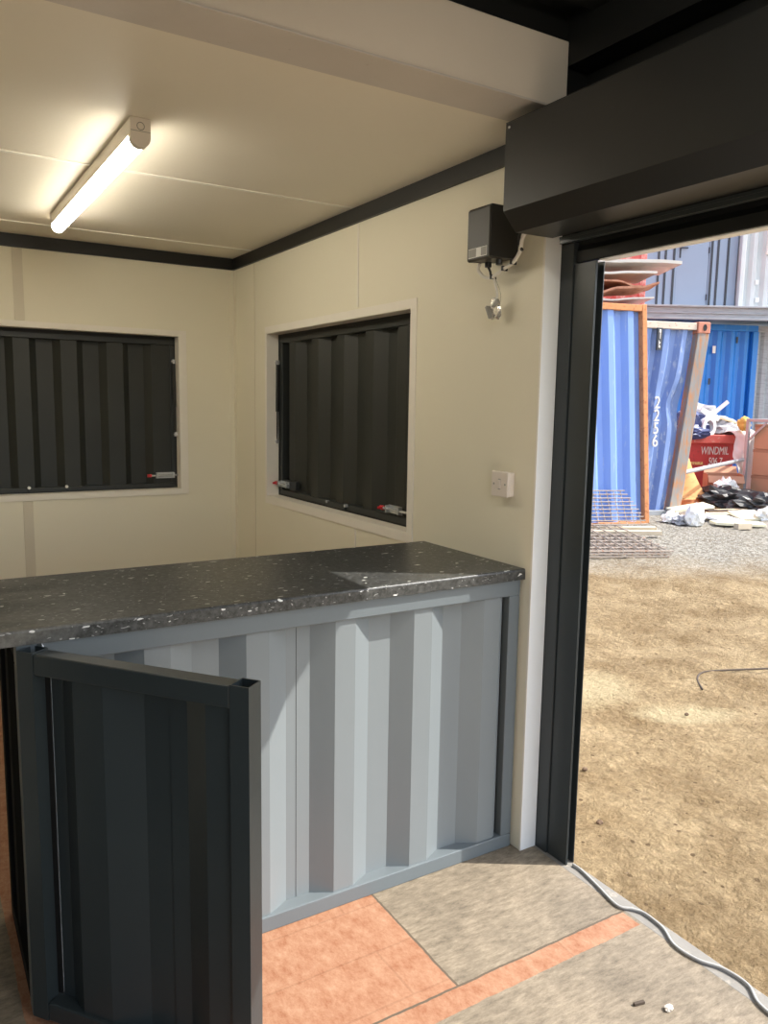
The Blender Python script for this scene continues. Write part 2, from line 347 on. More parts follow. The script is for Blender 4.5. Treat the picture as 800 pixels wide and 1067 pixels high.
# ------------------------------------------------------------------ dimensions (metres)
D = 2.686; ZC = 2.395; XL = -2.20             # back wall, ceiling height, left wall
YF = -2.62                                     # end wall behind the camera
CAM = Vector((-1.759, -1.970, 1.534))
FH = Vector((.5221, .8529, 0)); RH = Vector((.8529, -.5221, 0))
def O(d, r, z=0):                              # yard frame: d metres out, r metres to the right
    p = Vector((CAM.x, CAM.y, 0))+FH*d+RH*r; return (p.x, p.y, z)
AZ = -.5493
def zg(d): return -.12+.27*min(1, max(0, (d-2.5)/7))

# ------------------------------------------------------------------ room shell
struct(MB().box(XL-.08, .06, -1.10, D+.08, -.06, 0).build('floor', M['floor'], world=True))
M['bareply'] = paint('bare_ply', (.66, .56, .42), .7, .08, 5, .05, 40, stretch=(1, 6, 1))  # unseen floor made pale to bounce extra sunlight indoors
struct(MB().box(XL-.08, .06, YF-.08, -1.102, -.06, 0).build('floor', M['bareply'], world=True))
th = MB().box(.06, .112, YF, -.04, -.13, .0).box(.06, .112, -.04, D+.1, -.13, -.002)
struct(th.build('trim_1', M['threshold'], world=True, bevel=.003))
struct(MB().box(XL, .07, -.02, D+.02, ZC, ZC+.05).build('ceiling', M['ceil'], world=True))
# ceiling seams
struct(MB().box(XL, -.02, 1.174, 1.192, ZC-.004, ZC).build('trim_2', M['seam'], world=True))
struct(MB().box(XL, -.02, 2.350, 2.368, ZC-.004, ZC).build('trim_3', M['seam'], world=True))
# right wall with the window opening
oy0, oy1, oz0, oz1 = .715, 2.182, 1.015, 1.922
w = MB().box(0, .07, -.036, oy0, 0, ZC).box(0, .07, oy1, D, 0, ZC).box(0, .07, oy0, oy1, 0, oz0).box(0, .07, oy0, oy1, oz1, ZC)
struct(w.build('wall_right', M['cream'], world=True))
# back wall with its opening
bx0, bx1, bz0, bz1 = -1.93, -.345, 1.018, 1.922
w = MB().box(XL, bx0, D, D+.07, 0, ZC).box(bx1, .07, D, D+.07, 0, ZC).box(bx0, bx1, D, D+.07, 0, bz0).box(bx0, bx1, D, D+.07, bz1, ZC)
struct(w.build('wall_back', M['cream'], world=True))
struct(MB().box(XL-.07, XL, -.02, D+.07, 0, ZC+.05).build('wall_left', M['cream'], world=True))
# unlined half round the camera
struct(MB().box(XL-.07, XL, YF, -.02, 0, 2.66).build('wall_left', M['walldark'], world=True))
wfr = MB().box(XL-.07, -2.12, YF-.07, YF, 0, 2.70).box(-.08, .112, YF-.07, YF, 0, 2.70).box(-2.12, -.08, YF-.07, YF, 2.40, 2.70)   # unseen end doorway, opened to add daylight
struct(wfr.build('wall_front', M['walldark'], world=True))
hd = MB().box(.03, .115, -2.30, -.12, 2.085, 2.70).box(-.058, .03, YF, -.165, 2.515, 2.66).box(.04, .115, YF, -2.30, 0, 2.70).box(.0705, .115, -.098, D+.1, 2.051, 2.70)
hd.box(-.056, .04, -.160, -.03, 2.397, 2.66)
struct(hd.build('wall_right', M['roofdark'], world=True))
rf = MB().box(XL, .1, YF, -.02, 2.66, 2.70).box(XL, -.058, -.165, -.03, 2.583, 2.66)
for k in range(9): rf.box(XL, -.06, YF+.1+k*.27, YF+.2+k*.27, 2.63, 2.66)
struct(rf.build('ceiling', M['roofdark'], world=True))
# cover strips and wall joints
struct(MB().box(-1.222, -1.172, D-.004, D, 1.955, 2.326).box(-1.222, -1.172, D-.004, D, .06, .985).build('trim_4', M['strip'], world=True, bevel=.001))
struct(MB().box(-.004, 0, 1.148, 1.158, .03, .97).box(-.004, 0, 1.148, 1.158, 1.968, 2.326).build('trim_5', M['trimcream'], world=True))
struct(MB().box(-.002, 0, 2.356, 2.362, .03, 2.326).build('trim_6', M['strip'], world=True))
struct(MB().box(-.030, 0, D-.004, D, .03, 2.326).box(-.004, 0, D-.032, D-.004, .03, 2.326).build('trim_7', M['cream'], world=True))
# black steel angle round the ceiling
def angle(mb, along, a0, a1):
    if along == 'x': mb.box(a0, a1, D-.010, D, 2.328, ZC).box(a0, a1, D-.016, D-.010, 2.328, 2.334)
    else: mb.box(-.010, 0, a0, a1, 2.328, ZC).box(-.016, -.010, a0, a1, 2.328, 2.334)
t = MB(); angle(t, 'x', XL, 0); struct(t.build('trim_8', M['black'], world=True))
t = MB(); angle(t, 'y', -.02, D-.016); struct(t.build('trim_9', M['black'], world=True))
struct(MB().box(XL, -.03, D-.012, D, 0, .07).build('baseboard_back', M['black'], world=True))
# cross beam between the lined and the unlined half
b = MB().box(XL, -.058, -.172, -.022, ZC+.001, 2.582)
bo = struct(b.build('trim_10', M['beam'], world=True, bevel=.004))
lp = MB().box(XL, -.054, -.176, -.016, ZC-.003, ZC+.003)
lo = lp.build('trim_10', M['lip'], bo, bevel=.001); lo.name = 'beam_lip'
# white post: end of the wall lining
struct(MB().box(.0005, .069, -.045, -.0365, .0, 2.395).build('trim_11', M['white'], world=True, bevel=.002))
struct(MB().box(-.001, .0005, -.0445, -.0365, 0, 2.395).build('trim_12', M['trimcream'], world=True))

# windows: flat cream frames with lined reveals
wf = MB(); tw, tt = .040, .005
wf.box(-tt, .0, oy0-tw, oy1+.020, oz1, oz1+.036).box(-tt, .0, oy0-tw, oy1+.020, oz0-.042, oz0).box(-tt, .0, oy0-tw, oy0, oz0, oz1).box(-tt, .0, oy1, oy1+.020, oz0, oz1)
wf.box(-tt, .0685, oy0+.0003, oy0+.003, oz0+.0003, oz1-.0003).box(-tt, .0685, oy1-.003, oy1-.0003, oz0+.0003, oz1-.0003).box(-tt, .0685, oy0+.003, oy1-.003, oz1-.003, oz1-.0003).box(-tt, .0685, oy0+.003, oy1-.003, oz0+.0003, oz0+.003)
struct(wf.build('window_1', M['trimcream'], world=True, bevel=.001))
wf = MB(); tw = .045
wf.box(bx0-tw, bx1+tw, D-tt, D, bz1, bz1+.030).box(bx0-tw, bx1+tw, D-tt, D, bz0-.030, bz0).box(bx0-tw, bx0, D-tt, D, bz0, bz1).box(bx1, bx1+tw, D-tt, D, bz0, bz1)
wf.box(bx0+.0003, bx0+.003, D-tt, D+.0685, bz0+.0003, bz1-.0003).box(bx1-.003, bx1-.0003, D-tt, D+.0685, bz0+.0003, bz1-.0003).box(bx0+.003, bx1-.003, D-tt, D+.0685, bz1-.003, bz1-.0003).box(bx0+.003, bx1-.003, D-tt, D+.0685, bz0+.0003, bz0+.003)
wo = struct(wf.build('window_2', M['trimcream'], world=True, bevel=.001))

# ------------------------------------------------------------------ hatches closing the two windows
def barrel_bolt(parent, fn, length, tip):
    """fn maps local (u along, v out of the panel, w up) to world"""
    def bx(mb, u0,u1,v0,v1,w0,w1):
        a, b_ = fn(u0,v0,w0), fn(u1,v1,w1); mb.box(a[0],b_[0],a[1],b_[1],a[2],b_[2])
    m = MB(); bx(m, 0, .11, 0, .004, -.018, .018); bx(m, 0, .012, .004, .022, -.016, .016); bx(m, .098, .11, .004, .022, -.016, .016); bx(m, .0, .11, .018, .022, -.003, .003)
    bo = m.build('bolt', M['galv'], parent, True, bevel=.001)
    m = MB(); m.cyl(fn(-.03, .012, 0), fn(length, .012, 0), .006, 12); m.build('bolt_rod', M['zinc'], bo, True) 
    m = MB(); m.cyl(fn(-.052, .012, 0), fn(-.028, .012, 0), .010, 12); m.cyl(fn(-.04, .012, 0), fn(-.04, .034, 0), .006, 10); k = m.build('bolt_knob', M['red'], bo, True); k['label'] = 'red knob'
    # bolt is itself a child: keep its children in the same local frame
    return bo

hb = thing('window_hatch', 'black ribbed steel hatch with two white bolt heads closing the window in the back wall', 'hatch', (-1.137, D+.1, .98))
y0 = D+.072
f = MB().box(bx0-.03, bx1+.03, y0, y0+.05, bz1-.052, bz1+.03).box(bx0-.03, bx1+.03, y0, y0+.05, bz0-.03, bz0+.032).box(bx0-.03, bx0+.03, y0, y0+.05, bz0+.032, bz1-.052).box(bx1-.034, bx1+.03, y0, y0+.05, bz0+.032, bz1-.052)
f.build('frame', M['hatchframe'], hb, True, bevel=.003)
MB().box(bx0, bx1, y0-.004, y0-.0005, bz1-.022, bz1).box(bx1-.010, bx1, y0-.004, y0-.0005, bz0, bz1-.022).box(bx0, bx1, y0-.004, y0-.0005, bz0, bz0+.010).build('seal', M['roofdark'], hb, True)  # dark strips: seal widened to paint the shade in the gap
prof = []
edges = [-1.87, -1.748, -1.626, -1.504, -1.382, -1.262, -1.143, -1.020, -.898, -.773, -.645, -.520]
lv = 0
prof.append((bx0+.03, .012))
for i, e in enumerate(edges):
    a, c = (.012, .048) if i % 2 == 0 else (.048, .012)
    prof += [(e-.004, a), (e+.034, c)]
prof.append((bx1-.034, prof[-1][1]))
MB().ribbon([(u, y0+v-.004) for u, v in prof], bz0+.032, bz1-.052).build('corrugated_panel', M['hatch'], hb, True)
MB().box(-1.19, -.965, y0-.012, y0, bz0+.008, bz0+.030).build('bottom_plate', M['hatchframe'], hb, True, bevel=.002)
for x in (-1.180, -.984):
    MB().cyl((x, y0-.018, bz0+.034), (x, y0-.002, bz0+.034), .0085, 14).build('bolt_head', M['labelw'], hb, True, bevel=.001)
barrel_bolt(hb, lambda u, v, w_: (-.478+u, y0-.002-v, 1.098+w_), .142, 0)
def strut(parent, p, q, fx):
    p, q = Vector(p), Vector(q); m = p.lerp(q, .62)
    so = MB().cyl(p, m, .009, 12).build('gas_strut', M['blackplastic'], parent, True, smooth=False)
    MB().cyl(m, q, .0045, 10).build('strut_rod', M['blackplastic'], so, True)
    for e in (p, q):
        MB().box(e.x-.008, e.x+.008, e.y-.010, e.y+.010, e.z-.012, e.z+.012).cyl(e+Vector(fx)*-.012, e+Vector(fx)*.012, .005, 8).build('strut_bracket', M['zinc'], so, True)
strut(hb, (bx1-.018, y0-.018, 1.775), (bx1-.012, y0-.018, 1.345), (1,0,0))

hr = thing('window_hatch', 'black corrugated steel hatch closing the window in the right-hand wall', 'hatch', (.1, 1.44, .98))
x0 = .072
f = MB().box(x0, x0+.05, oy0-.03, oy1+.03, oz1-.050, oz1+.03).box(x0, x0+.05, oy0-.03, oy1+.03, oz0-.03, oz0+.038).box(x0, x0+.05, oy0-.03, oy0+.04, oz0+.038, oz1-.05).box(x0, x0+.05, oy1-.045, oy1+.03, oz0+.038, oz1-.05)
f.build('frame', M['hatchframe'], hr, True, bevel=.003)
MB().box(x0-.004, x0-.0005, oy0, oy1, oz1-.022, oz1).box(x0-.004, x0-.0005, oy1-.012, oy1, oz0, oz1-.022).box(x0-.004, x0-.0005, oy0, oy1, oz0, oz0+.012).build('seal', M['roofdark'], hr, True)  # seal and painted gap shade, as on the back hatch
pr = corr(oy0+.04, oy1-.045, .80, pitch=.2785, flat=.075, slope=.064, vi=.046, vo=.006)
MB().ribbon(pr, oz0+.038, oz1-.05, .003, fn=lambda u, v, z: (x0+v, u, z)).build('corrugated_panel', M['hatch'], hr, True)
MB().box(x0-.014, x0, 1.37, 1.555, oz0+.012, oz0+.036).build('bottom_plate', M['hatchframe'], hr, True, bevel=.002)
for y in (1.36, 1.555): MB().cyl((x0-.02, y, oz0+.034), (x0-.002, y, oz0+.034), .008, 14).build('bolt_head', M['zinc'], hr, True, bevel=.001)
MB().box(x0-.012, x0+.01, 1.93, 2.10, oz0+.052, oz0+.098).build('bolt_backing', M['hatchframe'], hr, True, bevel=.002)
barrel_bolt(hr, lambda u, v, w_: (x0-.014-v, 2.12-u, 1.088+w_), .12, 0)
barrel_bolt(hr, lambda u, v, w_: (x0-.002-v, .975-u, 1.082+w_), .165, 0)
strut(hr, (x0-.014, oy1-.012, 1.765), (x0-.014, oy1-.005, 1.325), (1,0,0))

# ------------------------------------------------------------------ batten lamp
def batten(lx, ly0, ly1, zc, label, dm):
    lm = thing('batten_lamp', label, 'lamp', (lx, (ly0+ly1)/2, zc-.088))
    hw = .030
    MB().box(lx-hw, lx+hw, ly0+.03, ly1-.012, zc-.0495, zc-.001).build('body', M['lamp'], lm, True, bevel=.003)
    def dsec(w, ztop, zmid, n=14):
        pts = [(lx-w, ztop), (lx-w, zmid)]
        pts += [(lx-w*math.cos(PI*k/n), zmid-w*1.05*math.sin(PI*k/n)) for k in range(1, n)]
        return pts+[(lx+w, zmid), (lx+w, ztop)]
    df = MB().prism(dsec(hw-.001, zc-.0500, zc-.053), ly0+.031, ly1-.002, 'y'); do = df.build('diffuser', M[dm], lm, True)
    ec = MB().prism(dsec(hw+.001, zc-.001, zc-.055), ly0, ly0+.030, 'y').build('end_cap', M['lamp'], lm, True, bevel=.002)
    rg = MB().tube([(lx+.011*math.cos(2*PI*k/24), ly0-.001, zc-.026+.011*math.sin(2*PI*k/24)) for k in range(25)], .0012, 6); rg.build('knockout_ring', M['label'], ec, True)
    MB().box(lx-hw, lx+hw, ly0-.0008, ly0+.002, zc-.0415, zc-.040).build('cap_joint', M['label'], ec, True)
    MB().prism(dsec(hw+.001, zc-.001, zc-.041, 4), ly1-.012, ly1-.002, 'y').build('end_cap', M['lamp'], lm, True, bevel=.001)
batten(-1.087, .588, 2.085, ZC, 'lit white LED batten lamp with rounded diffuser on the cream ceiling', 'diff')
batten(-1.087, -2.25, -.95, 2.63, 'LED batten lamp on the dark unlined ceiling above the camera', 'diff2')  # unseen lamp added to brighten the front half

# ------------------------------------------------------------------ counter and worktop
CX0, CX1 = -1.562, -.008
ct = thing('counter', 'grey painted steel counter with corrugated container-sheet front under the worktop', 'counter', ((CX0+CX1)/2, .28, 0))
ZT = .962
MB().box(CX0, CX1, 0, .05, ZT-.055, ZT).build('top_rail', M['frame'], ct, True, bevel=.003)
MB().box(CX0, CX1, 0, .05, .0, .048).build('bottom_rail', M['frame'], ct, True, bevel=.003)
for a in (CX0, CX1-.046): MB().box(a, a+.046, .0002, .0498, .048, ZT-.055).build('stile', M['frame'], ct, True, bevel=.003)
pr = corr(CX0+.046, -.072, -.774, pitch=.2775, flat=.068, slope=.0665)
MB().ribbon(pr, .046, ZT-.053).build('corrugated_panel', M['panel'], ct, True)
MB().box(-.8187, -.8175, .0443, .0455, .05, ZT-.06).build('panel_lap', M['black'], ct, True)
for z in (.18, .33, .46, .60, .74, .86): MB().cyl((-.0615, .035, z), (-.0545, .035, z), .004, 8).build('rivet', M['galv'], ct, True)
MB().box(-.073, -.0545, .030, .050, .046, ZT-.053).build('return_strip', M['black'], ct, True)  # black strip standing in for the shaded gap at the right stile
for z0_, z1_ in ((0, .05), (ZT-.05, ZT)): MB().box(CX0+.002, CX0+.048, .05, .42, z0_, z1_).build('end_rail', M['endblack'], ct, True, bevel=.003)
MB().box(CX0+.002, CX0+.048, .42, .47, 0, ZT).build('rear_post', M['endblack'], ct, True, bevel=.003)
MB().box(CX1-.05, CX1, .42, .47, 0, ZT).build('rear_post', M['endblack'], ct, True, bevel=.003)
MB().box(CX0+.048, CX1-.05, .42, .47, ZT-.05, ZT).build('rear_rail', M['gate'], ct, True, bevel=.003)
MB().ribbon([(.05+.0616*k, (0, .0, .03, .03)[k % 4]) for k in range(7)], .05, ZT-.05, .003, fn=lambda u, v, z: (CX0+.008+v, u, z)).build('end_panel', M['endblack'], ct, True)
wt = MB().prism([(-.014, ZT+.001), (.592, ZT+.001), (.592, 1.0), (-.008, 1.0), (-.012, .998), (-.014, .994)], -2.19, -.001, 'x')
wo = tag(wt.build('worktop', M['worktop'], bevel=.001), 'speckled dark grey laminate worktop lying along the top of the counter', 'worktop')
wo.location = (-1.0955, .289, ZT+.001)

# gate: hinged on the left end of the counter, swung open towards the camera
ga = math.atan2(-.7878, .6160)
gt = thing('counter_gate', 'dark anthracite corrugated steel gate standing open in front of the counter', 'gate', (-1.563, -.022, 0), ga)
GL, GZ = .617, .955
# local: x along the gate, +y is the side away from the camera (gate body 0..0.05)
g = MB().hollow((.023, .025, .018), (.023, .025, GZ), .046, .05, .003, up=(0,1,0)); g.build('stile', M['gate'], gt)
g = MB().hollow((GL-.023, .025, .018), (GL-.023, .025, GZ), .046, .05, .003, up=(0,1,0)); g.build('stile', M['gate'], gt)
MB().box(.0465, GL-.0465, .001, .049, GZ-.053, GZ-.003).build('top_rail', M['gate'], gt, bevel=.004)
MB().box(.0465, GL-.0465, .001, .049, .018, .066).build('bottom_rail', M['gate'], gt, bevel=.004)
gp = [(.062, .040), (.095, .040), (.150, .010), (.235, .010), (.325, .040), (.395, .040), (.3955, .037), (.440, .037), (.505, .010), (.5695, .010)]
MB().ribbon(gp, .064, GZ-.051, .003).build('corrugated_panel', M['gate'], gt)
MB().box(.0465, .0600, .036, .0395, .07, GZ-.056).build('seam_strip', M['black'], gt)  # black strip painting the dark of the gap beside the stile
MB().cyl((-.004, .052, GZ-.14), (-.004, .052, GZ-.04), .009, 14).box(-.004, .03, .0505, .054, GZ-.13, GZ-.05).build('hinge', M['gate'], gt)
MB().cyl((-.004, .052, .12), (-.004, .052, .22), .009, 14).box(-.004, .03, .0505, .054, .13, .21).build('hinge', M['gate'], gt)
MB().add([(.01, .051, GZ-.01), (.035, .051, GZ-.01), (.018, .051, GZ+.020), (.006, .051, GZ+.012), (.01, .054, GZ-.01), (.035, .054, GZ-.01), (.018, .054, GZ+.020), (.006, .054, GZ+.012)],
         [(0,1,2,3),(7,6,5,4),(0,4,5,1),(1,5,6,2),(2,6,7,3),(3,7,4,0)]).build('bent_tab', M['galv'], gt)

# ------------------------------------------------------------------ roller shutter
rs = thing('roller_shutter', 'dark anthracite roller shutter rolled up in its box above the open side', 'shutter', (.0, -1.2, 0))
YB0, YB1 = -.072, -2.34
sec = [(-.199, 2.358), (-.199, 2.112), (-.148, 2.058), (.002, 2.060), (.002, 2.066), (-.146, 2.064), (-.194, 2.115), (-.194, 2.358)]
MB().prism(sec, YB0, YB1, 'y').build('box_cover', M['boxp'], rs, True, bevel=.0008)
MB().prism([(-.194, 2.358), (-.194, 2.115), (-.146, 2.064), (.02, 2.066), (.02, 2.358)], YB0-.004, YB0-.001, 'y').build('end_plate', M['boxp'], rs, True)
MB().box(-.199, .03, YB0, YB1, 2.3585, 2.361).build('box_lid', M['boxp'], rs, True)
MB().cyl((-.2015, -.088, 2.345), (-.1985, -.088, 2.345), .004, 10).build('screw', M['zinc'], rs, True)
MB().box(.004, .0665, YB1, -.10, 2.050, 2.058).box(.006, .012, YB1, -.10, 2.038, 2.050).build('soffit_strip', M['anth'], rs, True)
cv = MB()
for k in range(4):
    z = 2.026+k*.075
    cv.prism([(.083, z), (.100, z), (.106, z+.015), (.106, z+.055), (.100, z+.070), (.083, z+.070), (.089, z+.055), (.089, z+.015)], YB1+.03, -.10, 'y')
cv.build('curtain', M['roofdark'], rs, True)
MB().box(.080, .108, YB1+.03, -.10, 1.990, 2.026).build('bottom_bar', M['roofdark'], rs, True, bevel=.002)
MB().box(.086, .124, YB1+.03, -.192, 1.9865, 1.9898).build('bottom_angle', M['white'], rs, True)  # white colour carries the light bounced up from the ground
r_ = MB().box(.0692, .114, -.098, -.046, 0, 2.049).box(.0708, .113, -.047, .04, 0, 2.049)
r_.box(.075, .079, -.190, -.102, 0, 1.985).box(.109, .113, -.190, -.100, 0, 1.985).box(.075, .113, -.104, -.100, 0, 1.985).box(.0795, .083, -.190, -.186, 0, 1.985)
r_.build('guide_rail', M['anth'], rs, True, bevel=.0015)

# ------------------------------------------------------------------ things on the right-hand wall
sc = thing('shutter_control_box', 'black control box with grey label high on the wall beside the shutter box', 'control box', (-.06, .145, 2.01))
MB().prism([(-.0005, 2.022), (-.0005, 2.182), (-.112, 2.182), (-.120, 2.174), (-.120, 2.016), (-.112, 2.012)], .088, .204, 'y').build('housing', M['ctrl'], sc, True, bevel=.003)
MB().box(-.116, -.0005, .0855, .0882, 2.018, 2.178).build('side_cover', M['blackplastic'], sc, True)
lb = MB().box(-.1215, -.1202, .098, .194, 2.022, 2.052).build('label_plate', M['labelw'], sc, True)
for a_, b_ in ((.100, .127), (.153, .192)): MB().box(-.1222, -.1214, a_, b_, 2.024, 2.050).build('label_print', M['label'], lb, True)
for y in (.165, .108): MB().cyl((-.06, y, 1.998), (-.06, y, 2.014), .011, 12).build('cable_gland', M['blackplastic'], sc, True)
def spline(pts, n=8):
    pts = [Vector(p) for p in pts]; out = []
    P = [pts[0]*2-pts[1]]+pts+[pts[-1]*2-pts[-2]]
    for i in range(1, len(P)-2):
        for k in range(n):
            t = k/n; a, b_, c, d = P[i-1], P[i], P[i+1], P[i+2]
            out.append(.5*((2*b_)+(-a+c)*t+(2*a-5*b_+4*c-d)*t*t+(-a+3*b_-3*c+d)*t**3))
    return out+[pts[-1]]
MB().tube(spline([(-.075, .190, 2.013), (-.07, .205, 1.995), (-.06, .190, 1.972), (-.055, .158, 1.962), (-.05, .150, 1.968)]), .0055, 8).build('white_cable', M['cablew'], sc, True, smooth=True)
MB().tube(spline([(-.05, .152, 1.966), (-.05, .125, 1.974), (-.05, .095, 1.985), (-.05, .048, 2.0), (-.05, .018, 2.03), (-.055, .004, 2.062), (-.06, -.02, 2.085)]), .006, 8).build('white_cable', M['cablew'], sc, True, smooth=True)
MB().tube(spline([(-.06, .165, 2.0), (-.055, .160, 1.985), (-.052, .152, 1.966), (-.043, .118, 1.982), (-.043, .09, 1.99), (-.046, .06, 1.998), (-.05, .045, 2.008)]), .004, 8).build('black_cable', M['blackplastic'], sc, True, smooth=True)
MB().tube(spline([(-.052, .006, 2.03), (-.05, .02, 2.05), (-.055, .018, 2.075), (-.06, .0, 2.09)]), .005, 8).build('black_cable', M['blackplastic'], sc, True, smooth=True)
for (y, z) in ((.095, 1.986), (.052, 2.0), (.152, 1.966)): MB().box(-.06, -.036, y-.003, y+.003, z-.0075, z+.0075).build('cable_tie', M['blackplastic'], sc, True)

gl_m, nt, bb = new_mat('clear_plastic'); bb.inputs['Base Color'].default_value = (.85, .84, .80, 1); bb.inputs['Roughness'].default_value = .12; bb.inputs['Transmission Weight'].default_value = .9; bb.inputs['IOR'].default_value = 1.2
M['clear'] = gl_m
pk = thing('hanging_fob', 'small shiny silver fob hanging on a white lead below the black control box', 'fob', (-.04, .15, 1.83))
MB().tube(spline([(-.045, .152, 1.962), (-.04, .146, 1.935), (-.038, .140, 1.905), (-.04, .158, 1.872)]), .0042, 8).build('lead', M['cablew'], pk, True, smooth=True)
MB().tube(spline([(-.045, .140, 1.955), (-.036, .128, 1.92), (-.036, .124, 1.89), (-.038, .130, 1.868)]), .0018, 6).build('plastic_strip', M['clear'], pk, True, smooth=True)
blob((-.034, .150, 1.862), (.013, .026, .034), 61, .55, 1.7, 2).build('fob_body', M['foil'], pk, True)
MB().prism([(.172, 1.868), (.152, 1.829), (.146, 1.833), (.165, 1.873)], -.062, -.046, 'x').build('dark_tag', M['label'], pk, True)
MB().add([(-.056, .148, 1.866), (-.05, .126, 1.893), (-.05, .118, 1.875), (-.046, .146, 1.866), (-.04, .126, 1.893), (-.04, .118, 1.875)], [(0,1,2),(5,4,3),(0,3,4,1),(1,4,5,2),(2,5,3,0)]).build('dark_tag', M['label'], pk, True)

sw = thing('wall_switch', 'square white switch on a deep back box on the cream wall above the worktop end', 'switch', (-.02, .098, 1.232))
MB().box(-.028, -.0005, .056, .140, 1.234, 1.318).build('back_box', M['whiteplastic'], sw, True, bevel=.006)
MB().box(-.034, -.0282, .055, .141, 1.233, 1.319).build('face_plate', M['whiteplastic'], sw, True, bevel=.003)
MB().box(-.0385, -.0342, .089, .107, 1.261, 1.291).build('rocker', M['whiteplastic'], sw, True, bevel=.002)
for y in (.069, .127): MB().cyl((-.0348, y, 1.276), (-.0338, y, 1.276), .0035, 10).build('screw', M['label'], sw, True)
for z in (1.2915, 1.258): MB().box(-.0352, -.0341, .092, .104, z, z+.0025).build('marking', M['label'], sw, True)

# ------------------------------------------------------------------ floor bits
pts = [(.094, -.205), (.094, -.243), (.077, -.327), (.054, -.433), (.080, -.47), (.097, -.505), (.090, -.578), (.057, -.647), (.063, -.719), (.094, -.777), (.098, -.85), (.060, -.911), (.056, -1.0), (.08, -1.15), (.06, -1.4)]
cb = MB().tube(spline([(x, y, .0065) for x, y in pts]), .0045, 10).build('cable', M['cableg'], smooth=True)
tag(cb, 'thin grey cable snaking along the steel sill of the open side', 'cable')
M['dark_wood'] = paint('dark_splinter', (.07, .05, .035), .8, .2, 20)
M['chip'] = paint('pale_chip', (.62, .55, .47), .8, .1, 20)
tag(MB().bar((-.222, -.742, .004), (-.192, -.749, .004), .008, .007).build('wood_splinter', M['dark_wood']), 'dark wood splinter lying on the grey floor boards', 'splinter')
tag(blob((-.155, -.797, .006), (.014, .009, .006), 3, floorz=.0005).build('stone_chip', M['chip']), 'pale stone chip lying on the grey floor boards near the sill', 'stone')

# ------------------------------------------------------------------ the yard
def XY(d, r): p = O(d, r); return p[0], p[1]
PATCH = [(*XY(4.35, 1.12), .50, .40), (*XY(4.0, 1.62), .42, .16)]
M['ground'] = ground_mat()
def steps(a, b, s0, g):
    out = [a]; s = s0
    while out[-1] < b: out.append(out[-1]+s); s *= g
    return out
gxs = steps(.113, 24, .045, 1.012); ny_ = steps(-1.5, -14, 0, 1) if False else None
ys = [-1.2]; s = .045
while ys[-1] < 26: ys.append(ys[-1]+s); s *= 1.009
neg = [-1.2]; s = .06
while neg[-1] > -10: neg.append(neg[-1]-s); s *= 1.05
ys = neg[:0:-1]+ys
mb = MB(); vs = []
for y in ys:
    for x in gxs:
        d = (x-CAM.x)*FH.x+(y-CAM.y)*FH.y; z = zg(d)
        v = Vector((x, y, 0)); k = min(1, (x-.113)/.25)
        z += k*(.030*noise.noise(v*1.1)+.022*noise.noise(v*3.1)+.018*noise.noise(v*7.3)+.014*noise.noise(v*13)) - .004
        vs.append((x, y, z))
nx = len(gxs)
mb.add(vs, [(j*nx+i, j*nx+i+1, (j+1)*nx+i+1, (j+1)*nx+i) for j in range(len(ys)-1) for i in range(nx-1)])
struct(mb.build('ground', M['ground'], world=True, smooth=True))

mb = MB(); ex = [-9+.35*i for i in range(27)]; ey = [-2.70-.35*j for j in range(28)]
mb.add([(x, y, -.13+.04*noise.noise(Vector((x*.9, y*.9, 0)))) for y in ey for x in ex], [(j*27+i, j*27+i+1, (j+1)*27+i+1, (j+1)*27+i) for j in range(27) for i in range(26)])
struct(mb.build('ground', M['ground'], world=True, smooth=True))
RUST = (.36, .13, .045)
M['blue'] = paint('blue_container_paint', (.20, .33, .72), .5, .10, 3, col2=(.42, .50, .72), thr=(.60, .78), stretch=(3, 3, .5))
M['blue2'] = paint('worn_blue_paint', (.17, .26, .52), .5, .18, 3, col2=(.45, .50, .60), thr=(.55, .70), stretch=(2, 2, .8))
M['blue3'] = paint('bright_blue_paint', (.02, .20, .62), .4, .12, 2, .0, col2=(.10, .30, .62), thr=(.6, .75), stretch=(2, 2, .4))
M['rust'] = paint('rusty_frame', (.60, .25, .10), .8, .2, 8, .1, 60, col2=(.38, .13, .05), thr=(.52, .66))
M['rustgrey'] = paint('rusty_grey_post', (.25, .238, .225), .7, .3, 5, .1, 60, col2=(.42, .19, .08), thr=(.47, .62), stretch=(2.4, 2.4, .45))
M['casting'] = paint('red_oxide_casting', (.50, .20, .13), .75, .15, 8, .1, 60)
M['cut'] = paint('pale_cut_edge', (.62, .52, .42), .7, .2, 9, col2=RUST, thr=(.58, .68))
M['greysteel'] = paint('grey_steel', (.36, .38, .40), .6, .15, 4, col2=(.26, .27, .28), thr=(.5, .65), stretch=(.4, 1, 5))
M['cabin'] = paint('slate_blue_cabin', (.30, .37, .48), .5, .06, 2)
M['cabingroove'] = paint('dark_groove', (.045, .05, .06), .6, .1, 3)
M['pale'] = paint('pale_grey_paint', (.62, .64, .64), .5, .12, 3, col2=(.45, .42, .38), thr=(.66, .74))
M['skip'] = paint('red_skip_paint', (.52, .060, .055), .55, .2, 4, .05, 40, col2=(.34, .06, .05), thr=(.55, .68))
M['skiprim'] = paint('worn_red_rim', (.66, .13, .10), .6, .2, 8, col2=(.62, .40, .30), thr=(.58, .68))
M['redc'] = paint('faded_red_paint', (.70, .16, .13), .6, .12, 4, col2=(.75, .42, .36), thr=(.5, .62))
M['letterw'] = paint('white_lettering', (.80, .76, .70), .6, .08, 20)
M['lettery'] = paint('faded_yellow_paint', (.72, .50, .16), .6, .2, 14, col2=(.55, .10, .07), thr=(.5, .58))
M['card'] = paint('cardboard', (.50, .29, .18), .85, .1, 4, .05, 60)
